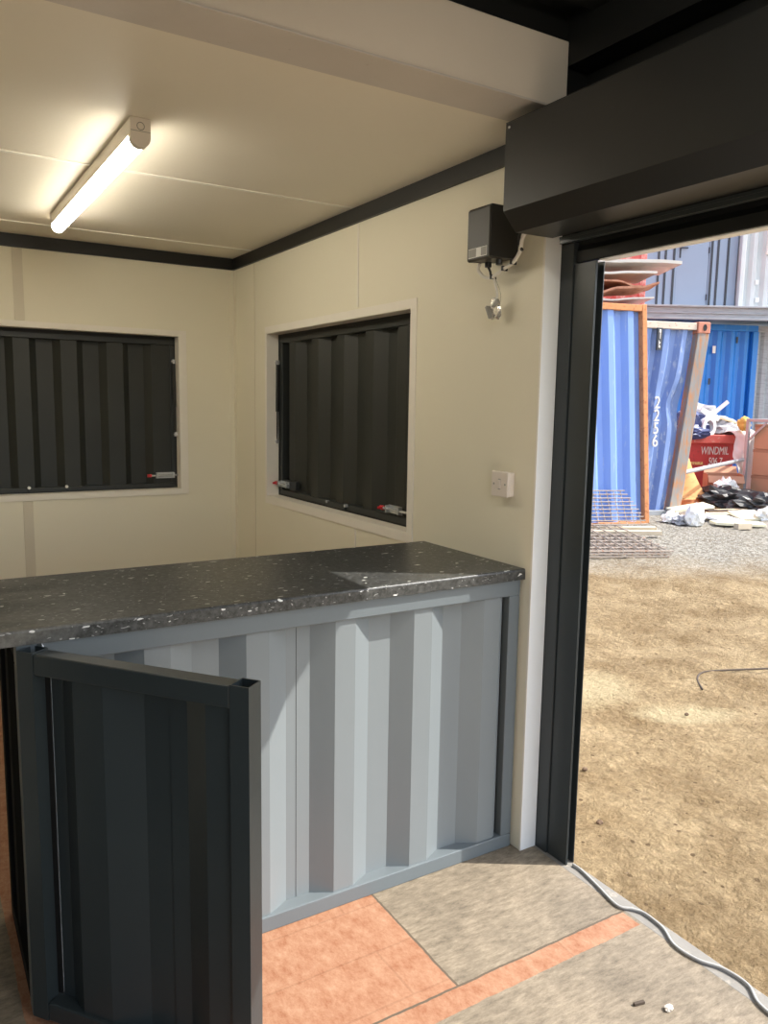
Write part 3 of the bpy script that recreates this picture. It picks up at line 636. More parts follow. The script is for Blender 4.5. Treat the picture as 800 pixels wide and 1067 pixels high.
M['tape'] = paint('parcel_tape', (.36, .20, .12), .5, .1, 8)
M['board'] = paint('orange_ply', (.62, .33, .12), .8, .15, 5, col2=(.48, .22, .08), thr=(.5, .66))
M['wood'] = paint('pale_timber', (.62, .50, .33), .8, .18, 6, stretch=(1, 6, 6))
M['wood2'] = paint('weathered_timber', (.50, .42, .31), .85, .2, 6, stretch=(1, 6, 6))
M['sheetw'] = paint('white_sheeting', (.82, .81, .78), .55, .05, 5, .1, 12)
M['cream_foam'] = paint('cream_scrap', (.78, .72, .52), .8, .12, 6, .1, 30)
M['greybag'] = paint('grey_sacking', (.38, .38, .40), .7, .25, 7, .2, 20)
M['bluebag'] = paint('navy_bag', (.05, .07, .18), .45, .3, 8, .2, 20, col2=(.5, .52, .6), thr=(.62, .70))
M['blacktarp'] = paint('black_sheeting', (.035, .035, .036), .45, .3, 9, .2, 20)
M['yellow'] = paint('yellow_foam', (.75, .50, .12), .7, .15, 8)
M['mesh'] = paint('rusty_wire', (.36, .30, .25), .65, .2, 20, col2=RUST, thr=(.55, .65))
M['rustsheet'] = paint('rusty_sheet', (.58, .27, .16), .75, .18, 5, col2=(.42, .16, .09), thr=(.5, .62))
M['cleansheet'] = paint('pale_sheet', (.74, .68, .60), .6, .1, 5)
M['tubegrey'] = paint('dull_steel_tube', (.40, .41, .42), .4, .1, 10, metal=.25)

G = .15
# --- nearest panel: blue corrugated sheet in a rusty frame, leaning a little
p1 = thing('container_panel', 'blue corrugated container panel with an orange rusty frame standing nearest the opening', 'container panel', O(9.55, 2.96, .09), AZ+.30)
hz = 2.69; lean = lambda z: -.225*(z/hz)+.36          # x of the right edge at height z
L1 = -1.55
MB().bar((lean(0)-.032, .05, 0), (lean(hz)-.032, .05, hz), .064, .10, up=(0,1,0)).build('side_post', M['rust'], p1, bevel=.006)
MB().bar((L1-.06, .05, hz-.045), (lean(hz)-.064, .05, hz-.045), .10, .075).build('top_rail', M['rust'], p1, bevel=.006)
MB().bar((L1+.1, .05, .04), (lean(0)-.064, .05, .04), .10, .07).build('bottom_rail', M['rust'], p1, bevel=.006)
MB().bar((L1+.14, .05, 0), (L1-.09, .05, hz-.08), .064, .10, up=(0,1,0)).build('side_post', M['rust'], p1, bevel=.006)
pr = corr(L1+.06, .26, -.265, pitch=.272, flat=.072, slope=.064, vi=.085, vo=.022)
MB().ribbon(pr, .075, hz-.08, .003, fn=lambda u, v, z: (u+.038-.225*(z/hz)*1.0+.11*(1-z/hz)*0, v, z)).build('corrugated_sheet', M['blue'], p1)

# --- second panel: damaged, with its slanting corner post
p2 = thing('container_panel', 'dented worn blue container panel with a slanting rusty corner post, behind the rust-framed panel', 'container panel', O(10.35, 3.79, .06), AZ+.26)
h2 = 2.62
def px2(z): return .165+.27*(z/h2)                     # right edge
MB().bar((px2(0)-.10, .06, .0), (px2(h2)-.085, .06, h2-.14), .17, .12, up=(0,1,0)).build('corner_post', M['rustgrey'], p2, bevel=.008)
cst = MB().box(px2(h2)-.185, px2(h2)-.0, -.01, .13, h2-.145, h2+.0)
cs_o = cst.build('corner_casting', M['casting'], p2, bevel=.01)
MB().tube([(px2(h2)-.085+.022*math.cos(2*PI*k/16), -.012, h2-.072+.038*math.sin(2*PI*k/16)) for k in range(17)], .006, 6).prism([(px2(h2)-.085+.020*math.cos(2*PI*k/12), h2-.072+.036*math.sin(2*PI*k/12)) for k in range(12)], -.0125, -.0105, 'y').build('casting_hole', M['black'], cs_o)
MB().box(-1.4, px2(h2)-.19, .01, .11, h2-.105, h2-.015).build('top_rail', M['cut'], p2, bevel=.006)
MB().box(-1.5, px2(0)-.19, .0, .10, .0, .16).build('sill', M['greysteel'], p2, bevel=.006)
pr2 = corr(-1.25, .16, -.10, pitch=.270, flat=.072, slope=.062, vi=.10, vo=.035)
def dent(u, v, z):
    k = z/h2
    x = u+.27*k-.16-.12*(1-k)*(u+.1)
    g1 = math.exp(-((x-.02)/.16)**2-((z-1.55)/.22)**2)
    y = v+.05*g1+.02*noise.noise(Vector((x*3, z*2, 4)))
    return (x-.06*g1, y, z)
MB().ribbon(pr2, .15, h2-.10, .003, fn=dent, rows=40).build('corrugated_sheet', M['blue2'], p2)
lbp = MB().box(-.345, -.275, -.012, .016, 2.24, 2.52).build('label_plate', M['cabingroove'], p2)
MB().box(-.322, -.297, -.016, -.0118, 2.46, 2.50).box(-.312, -.302, -.016, -.0118, 2.38, 2.47).box(-.325, -.300, -.016, -.0118, 2.27, 2.30).box(-.325, -.300, -.016, -.0118, 2.32, 2.345).box(-.325, -.316, -.016, -.0118, 2.27, 2.36).build('label_print', M['letterw'], lbp)
for i, ch in enumerate('2256'):
    text_mesh('lettering', ch, .22, M['letterw'], p2, Matrix.Translation((-.335, -.012, 1.50-.165*i)) @ FACE, .012, .80)

# --- stack of red containers behind with loose sheets on top
rc = thing('shipping_container', 'faded red shipping container carrying the loose metal sheets', 'container', O(10.75, 2.05, .10), AZ+.0)
MB().ribbon(corr(-1.5, 1.26, 0, vi=.05, vo=.0), .15, 2.62).build('corrugated_sheet', M['redc'], rc)
MB().box(-1.5, 1.30, -.02, .10, 2.62, 2.80).build('top_rail', M['redc'], rc, bevel=.01); MB().box(-1.5, 1.30, -.02, .10, 0, .15).build('bottom_rail', M['redc'], rc, bevel=.01)
for a_, b_ in ((1.22, 1.32), (-1.6, -1.5)): MB().box(a_, b_, -.03, .09, .15, 2.62).build('corner_post', M['redc'], rc, bevel=.01)
MB().box(-1.5, 1.30, .10, 2.4, 2.74, 2.80).box(-1.5, 1.28, 2.36, 2.4, 0, 2.74).box(1.25, 1.30, .10, 2.36, 0, 2.74).box(-1.55, -1.5, .10, 2.36, 0, 2.74).build('body', M['redc'], rc)
rc2 = thing('shipping_container', 'faded red container on top of the lower red one, above the sheet stack', 'container', O(12.0, 2.45, 2.905), AZ)
MB().ribbon(corr(-1.8, 1.30, .05, vi=.05, vo=.0), .12, 1.9).build('corrugated_sheet', M['redc'], rc2)
MB().box(-1.8, 1.36, -.02, .10, 1.9, 2.05).build('top_rail', M['redc'], rc2, bevel=.01); MB().box(-1.8, 1.36, -.02, .10, 0, .12).build('bottom_rail', M['redc'], rc2, bevel=.01)
MB().box(1.28, 1.37, -.03, .09, .12, 1.9).build('corner_post', M['redc'], rc2, bevel=.01)
MB().box(-1.8, 1.36, .10, 1.0, 1.98, 2.05).box(-1.8, 1.36, .97, 1.0, .0, 1.98).box(1.32, 1.36, .10, .97, 0, 1.98).build('body', M['redc'], rc2)
def wavy(x0_, x1_, yd, z, amp, ph, t, tipdrop=0, n=40):
    mb = MB(); prof = []
    for k in range(n+1):
        u = x0_+(x1_-x0_)*k/n; q = k/n
        prof.append((u, z+amp*math.sin(ph+u*6.5)+.3*amp*math.sin(ph*2+u*15)+tipdrop*q*q))
    poly = prof+[(u, v+t) for u, v in reversed(prof)]
    n2 = len(prof); vs = []
    for j, yy in enumerate((0, yd*.5, yd)):
        sh = (0, -.03, .02)[j]
        for u, v in prof: vs.append((u, yy, v+sh*(amp > .02)))
    K = len(vs); vs += [(a, b_, c+t) for a, b_, c in vs]; fs = []
    for j in range(2):
        for i in range(n2-1):
            a = j*n2+i; fs += [(a, a+n2, a+n2+1, a+1), (K+a, K+a+1, K+a+n2+1, K+a+n2)]
    for i in range(n2-1): fs += [(i, i+1, K+i+1, K+i), (2*n2+i, K+2*n2+i, K+2*n2+i+1, 2*n2+i+1)]
    for j in range(2):
        a = j*n2; fs.append((a, K+a, K+a+n2, a+n2)); a = j*n2+n2-1; fs.append((a, a+n2, K+a+n2, K+a))
    return mb.add(vs, fs)
SHEETS = [ # x1, z, amp, phase, thickness, mat, label
 (3.52, 2.945, .012, .4, .020, 'cleansheet', 'pale thin sheet lying at the bottom of the sheet stack above the rust-framed panel'),
 (3.36, 3.020, .035, 2.0, .030, 'rustsheet', 'lower buckled rusty sheet in the stack above the rust-framed panel'),
 (3.58, 3.135, .045, 4.2, .022, 'rustsheet', 'upper buckled rusty sheet in the stack, with a thin tip sticking out'),
 (3.54, 3.300, .010, 1.0, .030, 'cleansheet', 'second pale sheet from the top of the sheet stack'),
 (3.86, 3.440, .006, .2, .040, 'cleansheet', 'topmost pale sheet, sticking out furthest to the right over the stack'),
]
for i, (x1_, z, amp, ph, t_, mk, lab) in enumerate(SHEETS):
    o = wavy(-1.6, x1_-2.3, .9, 0, amp, ph, t_, tipdrop=(.03, .06, .02, -.01, -.02)[i]).build('metal_sheet', M[mk], smooth=False)
    c = O(10.65, 2.3, z); 
    o.rotation_euler = (0, 0, AZ); lo_ = Vector(o.location); lo_.rotate(Matrix.Rotation(AZ, 3, 'Z')); o.location = (c[0]+lo_.x, c[1]+lo_.y, z-.045 if amp > .02 else z)
    tag(o, lab, 'sheet', 'loose sheets stacked on the red container')
for i, (xx, z0_, z1_) in enumerate(((2.5, 3.20, 3.30), (2.6, 3.335, 3.44))):
    bl = MB().box(-.35, .35, -.1, .5, 0, z1_-z0_).build('packing_block', M['rustsheet']); c = O(10.95, xx-.6, z0_); bl.location = c; bl.rotation_euler = (0, 0, AZ)
    tag(bl, ('rusty packing block under the second pale sheet' if i == 0 else 'rusty packing block under the topmost pale sheet'), 'block')

# --- weld-mesh sheets: one leaning, one pile on the ground
def weldmesh(nx_, ny2, w, h, r=.006):
    mb = MB()
    for i in range(nx_): x = -w/2+w*i/(nx_-1); mb.tube([(x, 0, 0), (x, 0, h)], r*.8, 5)
    for j in range(ny2): z = h*j/(ny2-1); mb.tube([(-w/2-.03, -.01, z), (w/2+.03, -.01, z)], r, 5)
    return mb
ml = thing('wire_mesh', 'weld-mesh sheet leaning on the foot of the rust-framed blue panel', 'mesh', O(9.18, 2.55, .12), AZ+.16)
mm_ = MB()
NR = 11
for j in range(NR):
    z = .42*j/(NR-1)+.02; k = j/(NR-1); rx = .62-.22*max(0, k-.05)**1.3; mm_.tube([(-1.1, .26*k-.01, z), (rx, .26*k-.01, z)], .0075, 5)
for i in range(19):
    x = -1.08+i*.09; top = 1 if x < .36 else max(.1, 1-(x-.40)/.24)
    mm_.tube([(x, 0, .02), (x, .26*top, .42*top+.02)], .005, 5)
mm_.build('wires', M['mesh'], ml)
pm = thing('wire_mesh', 'pile of rusty weld-mesh sheets lying flat on the gravel in front of the leaning mesh', 'mesh', O(8.35, 2.05, .075), AZ+.1)
for lay in range(3):
    mb = MB()
    for j in range(9): y = -.75+j*.16; mb.tube([(-.8, y, .02+lay*.028+.012*j/2), (.72+.02*lay-.0*j, y, .02+lay*.028+.012*j/2)], .009, 5)
    for i in range(12): x = -.75+i*.13; mb.tube([(x, -.75, .032+lay*.028), (x, .53, .032+lay*.028+.05)], .006, 5)
    mb.build('mesh_sheet', M['mesh'], pm)
for i, (dd, rr, zz, ln_, mk, lab) in enumerate(((8.95, 2.30, .150, 1.7, 'wood', 'pale timber batten lying across the mesh pile, nearest the blue panel'), (8.62, 2.25, .155, 1.7, 'wood2', 'weathered timber batten lying across the middle of the mesh pile'))):
    o = MB().box(-ln_/2, ln_/2, -.04, .04, 0, .045).build('timber_batten', M[mk], bevel=.004); o.location = O(dd, rr, zz); o.rotation_euler = (0, 0, AZ+.06)
    tag(o, lab, 'batten', 'battens on the mesh pile')

# --- skip full of rubbish
sk = thing('skip', 'red waste skip with white lettering, heaped with rubbish, in front of the bright blue container', 'skip', O(13.0, 4.9, G), AZ+.10)
def hexa(b0, b1, t0, t1):
    """bottom (x0,x1,y0,y1,z) and top"""
    (x0,x1,y0,y1,z), (X0,X1,Y0,Y1,Z) = b0, t0
    return [(x0,y0,z),(x1,y0,z),(x1,y1,z),(x0,y1,z),(X0,Y0,Z),(X1,Y0,Z),(X1,Y1,Z),(X0,Y1,Z)]
SKB, SKT = (-1.2, .86, .05, .80, 0), (-1.35, .93, -.06, .88, .90)
mb = MB(); mb.add(hexa(SKB, None, SKT, None), [(0,3,2,1),(0,1,5,4),(1,2,6,5),(2,3,7,6),(3,0,4,7),(4,5,6,7)])
mb.build('body', M['skip'], sk, bevel=.01)
MB().box(-1.40, .985, -.12, -.02, .86, 1.0).box(.93, .985, -.02, .92, .86, 1.0).box(-1.40, .93, .86, .92, .86, 1.0).box(-1.40, -1.35, -.02, .86, .86, 1.0).build('rim', M['skiprim'], sk, bevel=.012)
def skm(x, z): return Matrix.Translation((x, -.068+.11*(.9-z)/.9-.002, z)) @ Matrix.Rotation(math.atan(.11/.9), 4, 'X') @ FACE
text_mesh('lettering', 'WINDMIL', .185, M['letterw'], sk, skm(.31, .675), .004, .60)
text_mesh('lettering', '506 7', .17, M['letterw'], sk, skm(.46, .505), .004, .62)
for i, x in enumerate((.09, .20, .30)): pass
mb = MB().box(0, .24, -.004, .0, 0, .15); yb_ = mb.build('paint_patch', M['lettery'], sk); yb_.matrix_local = Matrix.Translation((.13, -.068+.11*.40/.9, .50)) @ Matrix.Rotation(-math.atan(.11/.9), 4, 'X')

def trash(name, mb, mat, label, cat, d, r, z, rot=(0,0,0), group='rubbish heaped in the skip', smooth=False, bevel=0):
    o = mb.build(name, M[mat], None, True, bevel=bevel, smooth=smooth); o.location = O(d, r, z); o.rotation_euler = (rot[0], rot[1], rot[2]+AZ)
    return tag(o, label, cat, group)
trash('rubbish_bag', blob((0,0,.16), (.26,.30,.26), 1, .5, 2.6), 'bluebag', 'navy blue rubbish bag at the left end of the skip heap', 'bag', 13.15, 5.05, 1.15)
trash('rubbish_bag', blob((0,0,.12), (.30,.26,.20), 2, .45, 2.4), 'greybag', 'grey sacking bundle on top of the skip heap behind the white roll', 'bag', 13.45, 5.33, 1.33)
trash('rubbish_bag', blob((0,0,.10), (.30,.25,.17), 5, .45, 2.4), 'greybag', 'dark grey bundle at the right of the skip heap', 'bag', 13.35, 5.65, 1.18)
trash('rubbish_heap', blob((0,0,0), (1.0,.36,.20), 7, .4, 3.1, 4), 'cream_foam', 'low bed of mixed cream scrap filling the skip under the bags', 'rubbish', 13.5, 4.75, 1.10)
rm = MB().tube([(.24*math.cos(a), .0, .24*math.sin(a)) for a in [2*PI*k/28 for k in range(29)]], .05, 8, cap=False)
vs = []; ring = MB()
for k in range(28):
    a = 2*PI*k/28
    for (rr, yy) in ((.17, 0), (.17, .5), (.105, .5), (.105, 0)): ring.v.append((rr*math.cos(a), yy, rr*math.sin(a)))
for k in range(28):
    l = (k+1) % 28
    for q in range(4): ring.f.append((k*4+q, k*4+(q+1)%4, l*4+(q+1)%4, l*4+q))
trash('plastic_roll', ring, 'sheetw', 'round white hollow roll lying in the skip heap, its open end towards us', 'roll', 12.98, 5.33, 1.28, (0, 0, .55), smooth=False)
trash('plank', MB().box(-.03, .03, -.02, .02, 0, .42), 'sheetw', 'white plank sticking up out of the skip heap', 'plank', 13.3, 5.42, 1.42, (0, .85, 0))
trash('plank', MB().box(-.04, .04, -.015, .015, 0, .36), 'sheetw', 'short white board lying below the upright plank in the skip heap', 'plank', 13.1, 5.52, 1.40, (0, -1.1, .1))
trash('plank', MB().box(-.20, .20, -.05, .05, 0, .03), 'wood', 'pale timber offcut on the skip heap right of the white roll', 'plank', 13.2, 5.66, 1.38, (0, .25, .2))
trash('foam_piece', blob((0,0,.08), (.10,.10,.12), 11, .3, 2), 'yellow', 'yellow foam piece at the right-hand edge of the skip heap', 'foam', 12.75, 5.78, 1.26)
trash('rubbish_bag', blob((0,0,.06), (.26,.12,.10), 12, .5, 3.0), 'bluebag', 'small navy rag hanging over the skip rim left of the white roll', 'rag', 12.88, 5.02, 1.12)
# white sheet hung over the right-hand corner of the skip
mb = MB(); n_, m_ = 18, 26; vs = []
for j in range(m_):
    for i in range(n_):
        s_ = i/(n_-1); q = j/(m_-1)
        x = -.30+.46*s_+(.18 if q > .4 else .45*q)*1.0-.10*q
        if q < .35: z = 1.06+.06*noise.noise(Vector((s_*4, q*6, 2)))-.10*q+.06*math.sin(s_*7); y = .35-.5*q/.35
        else: z = 1.0-(q-.35)/.65*.98*(.35+.65*min(1, s_*1.8)); y = -.17+.05*math.sin(s_*11+q*3)-.06*(q-.35)
        vs.append((x, y+.03*noise.noise(Vector((s_*5, q*5, 9))), z))
mb.add(vs, [(j*n_+i, j*n_+i+1, (j+1)*n_+i+1, (j+1)*n_+i) for j in range(m_-1) for i in range(n_-1)])
ws = mb.build('plastic_sheet', M['sheetw'], None, True, smooth=True); ws.location = O(12.95, 5.86, G+.0); ws.rotation_euler = (0, 0, AZ)
so_ = ws.modifiers.new('thickness', 'SOLIDIFY'); so_.thickness = .006
tag(ws, 'white plastic sheet draped over the right-hand corner of the red skip', 'sheet')

# --- wheeled cage with cardboard boxes, turned towards us
CG = AZ-1.0
cg = thing('cage_trolley', 'grey steel cage trolley holding the cardboard boxes beside the skip', 'trolley', O(12.15, 5.58, G), CG)
cl_, cd_, ch_ = 1.5, .9, 1.28
for (x, y) in ((0,0), (cl_,0), (0,cd_), (cl_,cd_)): MB().bar((x, y, .0), (x, y, ch_), .05, .05, up=(0,1,0)).build('post', M['tubegrey'], cg, bevel=.004)
for y in (0, cd_): MB().bar((.026, y, ch_-.025), (cl_-.026, y, ch_-.025), .045, .045).build('top_rail', M['tubegrey'], cg, bevel=.004)
for x in (0, cl_): MB().bar((x, .026, ch_-.025), (x, cd_-.026, ch_-.025), .045, .045).build('top_rail', M['tubegrey'], cg, bevel=.004)
MB().bar((.026, 0, .08), (cl_-.026, 0, .08), .045, .05).build('bottom_rail', M['tubegrey'], cg, bevel=.004)
MB().box(.0, cl_, .026, cd_-.026, .09, .12).build('deck', M['greysteel'], cg)
MB().bar((.03, -.0, ch_-.32), (.30, 0, ch_-.06), .03, .03).build('brace', M['tubegrey'], cg, bevel=.003)
MB().bar((.62, -.005, .10), (.62, -.005, ch_-.05), .022, .022, up=(0,1,0)).build('mid_bar', M['tubegrey'], cg)
def yard_local(th_, x, y, z):
    a = CG; c, s_ = math.cos(a), math.sin(a); b_ = O(12.15, 5.58, G); return (b_[0]+x*c-y*s_, b_[1]+x*s_+y*c, G+z)
zz = .121
for i, (bh, lab) in enumerate(((.30, 'bottom cardboard box of the stack in the cage trolley'), (.40, 'middle cardboard box of the stack in the cage trolley'), (.38, 'top cardboard box of the stack in the cage trolley'))):
    bt = thing('cardboard_box', lab, 'box', yard_local(0, .72, .45, zz), CG, 'cardboard boxes in the cage')
    MB().box(-.64, .64, -.40, .38, 0, bh-.003).build('carton', M['card'], bt, bevel=.008)
    MB().box(-.642, .642, -.402, -.400, bh-.05, bh-.004).box(-.642, .642, -.05, .05, bh-.003, bh-.001).build('tape', M['tape'], bt)
    if i == 2: MB().box(-.22, -.06, -.406, -.402, .06, bh-.08).build('delivery_label', M['labelw'], bt)
    zz += bh
# things on the trolley top: white containers glimpsed above the boxes
for i, (x, lab) in enumerate(((.30, 'white tub standing on the cardboard stack, left of its twin'), (.55, 'white tub standing on the cardboard stack, right of its twin'))):
    tb = MB().tube([(0,0,0), (0,0,.02), (0,0,.15), (0,0,.155)], [.065, .07, .08, .084], 16)
    o = tb.build('tub', M['sheetw'], None, True); o.location = yard_local(0, x, .30, zz+.002); tag(o, lab, 'tub', 'tubs on the boxes')

# --- bits on the ground between the panels and the skip
sp = MB().tube([(0,0,0), (1.62,0,0)], .03, 12).build('steel_pole', M['tubegrey'], None, True, smooth=False)
a_, b_ = Vector(O(10.62, 4.03, .70)), Vector(O(12.07, 5.50, .80)); dv = b_-a_
sp.data.transform(Matrix.Diagonal((dv.length/1.62, 1, 1, 1))); sp.location = a_; sp.rotation_euler = (0, -math.atan2(dv.z, math.hypot(dv.x, dv.y)), math.atan2(dv.y, dv.x))
tag(sp, 'grey steel pole leaning between the rusty corner post and the cage trolley', 'pole')
# curved plywood sheet leaning against the skip
mb = MB(); vs = []; nn = 14
for k in range(nn):
    q = k/(nn-1); z = .66*(1-q)**1.6; wl = .10+.12*q
    for x in (-.08-.10*q, .10+.28*q**1.2): vs.append((x, .55*(1-q)-.02, z+.0))
K = len(vs); vs += [(x, y+.012, z+.012) for x, y, z in vs]; fs = []
for k in range(nn-1):
    a = 2*k; fs += [(a, a+1, a+3, a+2), (K+a+2, K+a+3, K+a+1, K+a), (a, a+2, K+a+2, K+a), (a+1, K+a+1, K+a+3, a+3)]
fs += [(0, K, K+1, 1), (2*nn-2, 2*nn-1, K+2*nn-1, K+2*nn-2)]
mb.add(vs, fs)
pw = mb.build('plywood_sheet', M['board'], None, True, smooth=True); pw.location = O(11.2, 4.45, G+.005); pw.rotation_euler = (0, 0, AZ); tag(pw, 'bent orange plywood sheet sliding to the ground in front of the red skip', 'plywood')
cbx = thing('cardboard_box', 'open brown cardboard box with white plastic spilling out, below the skip', 'box', O(12.05, 5.25, G), AZ-.2)
MB().box(-.26, .26, .0, .01, 0, .40).box(-.26, .26, .38, .39, 0, .42).box(-.26, -.25, .01, .38, 0, .42).box(.25, .26, .01, .38, 0, .42).box(-.25, .25, .01, .38, 0, .01).build('carton', M['card'], cbx)
MB().add([(-.26,0,.40),(.26,0,.40),(.26,-.10,.30),(-.26,-.10,.30),(-.26,.006,.40),(.26,.006,.40),(.26,-.094,.296),(-.26,-.094,.296)], [(0,1,2,3),(7,6,5,4),(0,4,5,1),(1,5,6,2),(2,6,7,3),(3,7,4,0)]).build('flap', M['card'], cbx)
MB().add([(.25,.38,.42),(-.25,.38,.42),(-.25,.50,.52),(.25,.50,.52),(.25,.386,.42),(-.25,.386,.42),(-.25,.506,.52),(.25,.506,.52)], [(0,1,2,3),(7,6,5,4),(0,4,5,1),(1,5,6,2),(2,6,7,3),(3,7,4,0)]).build('flap', M['card'], cbx)
pb = blob((0,0,.19), (.22,.14,.20), 21, .5, 3, floorz=0).build('plastic_bag', M['sheetw'], None, True); pb.location = O(11.75, 5.13, G+.0); tag(pb, 'crumpled white plastic bag against the open cardboard box', 'bag')
bt_ = blob((0,0,.08), (.55,.30,.20), 31, .45, 3, 4, floorz=0).build('black_sheeting', M['blacktarp'], None, True); bt_.location = O(11.45, 5.0, G-.005); bt_.rotation_euler = (0,0,AZ-.3); tag(bt_, 'heap of crumpled black plastic sheeting below the red skip', 'sheeting')
bt_ = blob((0,0,.06), (.42,.25,.17), 33, .45, 3, 4, floorz=0).build('black_sheeting', M['blacktarp'], None, True); bt_.location = O(10.95, 5.30, G-.005); bt_.rotation_euler = (0,0,AZ-.3); tag(bt_, 'smaller heap of black plastic sheeting at the foot of the cage trolley', 'sheeting')
def flat(name, w_, d_, h_, mat, label, cat, d, r, z, rot=(0,0,0), grp='scrap strewn on the gravel'):
    n = 6; vs = []; mb = MB()
    for j in range(3):
        for i in range(n): 
            x = -w_/2+w_*i/(n-1); y = -d_/2+d_*j/2; vs.append((x*(1+.08*noise.noise(Vector((j, i, w_*9)))), y*(1+.2*noise.noise(Vector((i, j, d_*7)))), .025*abs(noise.noise(Vector((x*4, y*4, w_*11))))))
    K = len(vs); vs += [(x, y, z_+h_) for x, y, z_ in vs]; fs = []
    for j in range(2):
        for i in range(n-1): a = j*n+i; fs += [(a, a+n, a+n+1, a+1), (K+a, K+a+1, K+a+n+1, K+a+n)]
    for i in range(n-1): fs += [(i, i+1, K+i+1, K+i), (2*n+i, K+2*n+i, K+2*n+i+1, 2*n+i+1)]
    for j in range(2): a = j*n; fs.append((a, K+a, K+a+n, a+n)); a += n-1; fs.append((a, a+n, K+a+n, K+a))
    mb.add(vs, fs); o = mb.build(name, M[mat], None, True); o.location = O(d, r, z); o.rotation_euler = (rot[0], rot[1], rot[2]+AZ); return tag(o, label, cat, grp)
o = blob((0,0,.10), (.13,.10,.16), 41, .3, 2, floorz=0).build('plastic_bag', M['sheetw'], None, True); o.location = O(9.55, 3.82, G-.01); tag(o, 'upright white plastic bag at the foot of the rusty corner post', 'bag')
flat('scrap_board', .52, .30, .03, 'cream_foam', 'cream scrap board lying across the white bag by the rusty corner post', 'board', 10.25, 4.02, G+.10, (0, -.12, .1))
flat('scrap_board', .60, .25, .03, 'cream_foam', 'long cream board at the front of the scrap, nearest us', 'board', 9.55, 4.35, G, (0, 0, -.1))
flat('scrap_board', .45, .30, .03, 'sheetw', 'white scrap board in the middle of the strewn scrap', 'board', 9.95, 4.32, G+.01, (.1, .08, .4))
flat('scrap_board', .50, .22, .04, 'wood', 'pale timber board lying behind the white scrap board', 'board', 10.35, 4.55, G, (0, -.05, -.3))
flat('scrap_board', .40, .30, .03, 'cream_foam', 'cream board leaning on the pale timber board', 'board', 10.1, 4.72, G+.03, (.25, 0, .2))
flat('scrap_board', .52, .32, .025, 'wood', 'pale board lying flat below the black sheeting', 'board', 10.7, 4.85, G, (.05, 0, .15))
flat('scrap_board', .85, .55, .02, 'card', 'flattened brown cardboard on the ground right of the scrap', 'board', 10.4, 5.55, G, (0, 0, -.2))
flat('scrap_board', .50, .16, .05, 'dark_wood', 'dark timber offcut lying under the bent plywood sheet', 'board', 10.55, 4.62, G, (0, 0, .05))
o = blob((0,0,.07), (.20,.13,.12), 45, .5, 3, floorz=0).build('plastic_bag', M['sheetw'], None, True); o.location = O(10.05, 5.0, G-.01); tag(o, 'crumpled white plastic at the right end of the strewn scrap', 'bag')
o = blob((0,0,.05), (.12,.09,.09), 46, .5, 3, floorz=0).build('plastic_bag', M['sheetw'], None, True); o.location = O(9.75, 3.60, G-.01); tag(o, 'small white plastic scrap left of the upright white bag', 'bag')
o = blob((0,0,.04), (.14,.09,.07), 47, .5, 3, floorz=0).build('rubble_lump', M['greybag'], None, True); o.location = O(9.65, 3.70, G-.01); tag(o, 'grey lump of rubble beside the upright white bag', 'rubble')
o = MB().box(-.10, .10, -.04, .04, 0, .07).build('timber_block', M['wood2'], None, True, bevel=.004); o.location = O(9.3, 4.30, G-.01); o.rotation_euler = (0,0,AZ+.3); tag(o, 'short timber block at the front edge of the strewn scrap', 'block')
wr = [(4.30, 1.83), (4.45, 1.86), (4.56, 1.93), (4.60, 2.05), (4.63, 2.25), (4.68, 2.6), (4.72, 3.0)]
pts = []
for d, r in wr: x, y, _ = O(d, r); pts.append((x, y, zg(d)+.012))
tag(MB().tube(spline(pts), .006, 6).build('wire', M['dark_wood'], smooth=True), 'thin bent wire lying on the sand', 'wire')
M['stone'] = paint('dark_stone', (.12, .075, .045), .9, .2, 20)
for d, r, q, lab in ((3.37, .928, .011, 'dark stone on the sand near the guide rail, the further of two'), (2.94, .880, .012, 'dark stone on the sand near the guide rail, the nearer of two'), (3.98, 1.62, .010, 'dark stone on the pale sand patch')):
    x, y, _ = O(d, r); tag(blob((x, y, zg(d)+q*.3), (q*1.3, q, q*.8), r*9, .3, 1.5, 2).build('stone', M['stone']), lab, 'stone', 'loose stones on the sand')

# --- background: stacked containers and cabins
bc = thing('shipping_container', 'bright blue shipping container behind the red skip', 'container', O(14.35, 5.48, G), AZ+.16)
MB().ribbon(corr(-1.6, 1.16, .42, pitch=.27, flat=.07, slope=.065, vi=.07, vo=.015), .12, 2.82).build('corrugated_sheet', M['blue3'], bc)
MB().box(-1.6, 1.26, -.02, .10, 2.82, 2.93).build('top_rail', M['blue3'], bc, bevel=.01); MB().box(-1.6, 1.26, -.02, .10, 0, .12).build('bottom_rail', M['blue3'], bc, bevel=.01)
MB().box(1.16, 1.27, -.03, .10, .12, 2.82).build('corner_post', M['blue3'], bc, bevel=.01)
MB().box(-1.6, 1.26, .10, 2.3, 2.88, 2.93).box(-1.6, 1.24, 2.27, 2.3, 0, 2.88).box(1.20, 1.25, .10, 2.27, 0, 2.88).build('body', M['blue3'], bc)
for (x, z) in ((.22, 2.62), (.85, 2.70), (.36, 1.95)): MB().box(x, x+.03, .0, .016, z-.09, z+.02).build('lashing_lug', M['cabingroove'], bc)
MB().box(.40, .46, .008, .014, 2.42, 2.55).build('white_mark', M['letterw'], bc)
gc = thing('shipping_container', 'grey corrugated container standing right of the bright blue one', 'container', O(14.65, 7.92, G), AZ+.06)
MB().ribbon(corr(-1.18, 1.2, 0, vi=.07, vo=.015), .12, 2.82).build('corrugated_sheet', M['greysteel'], gc)
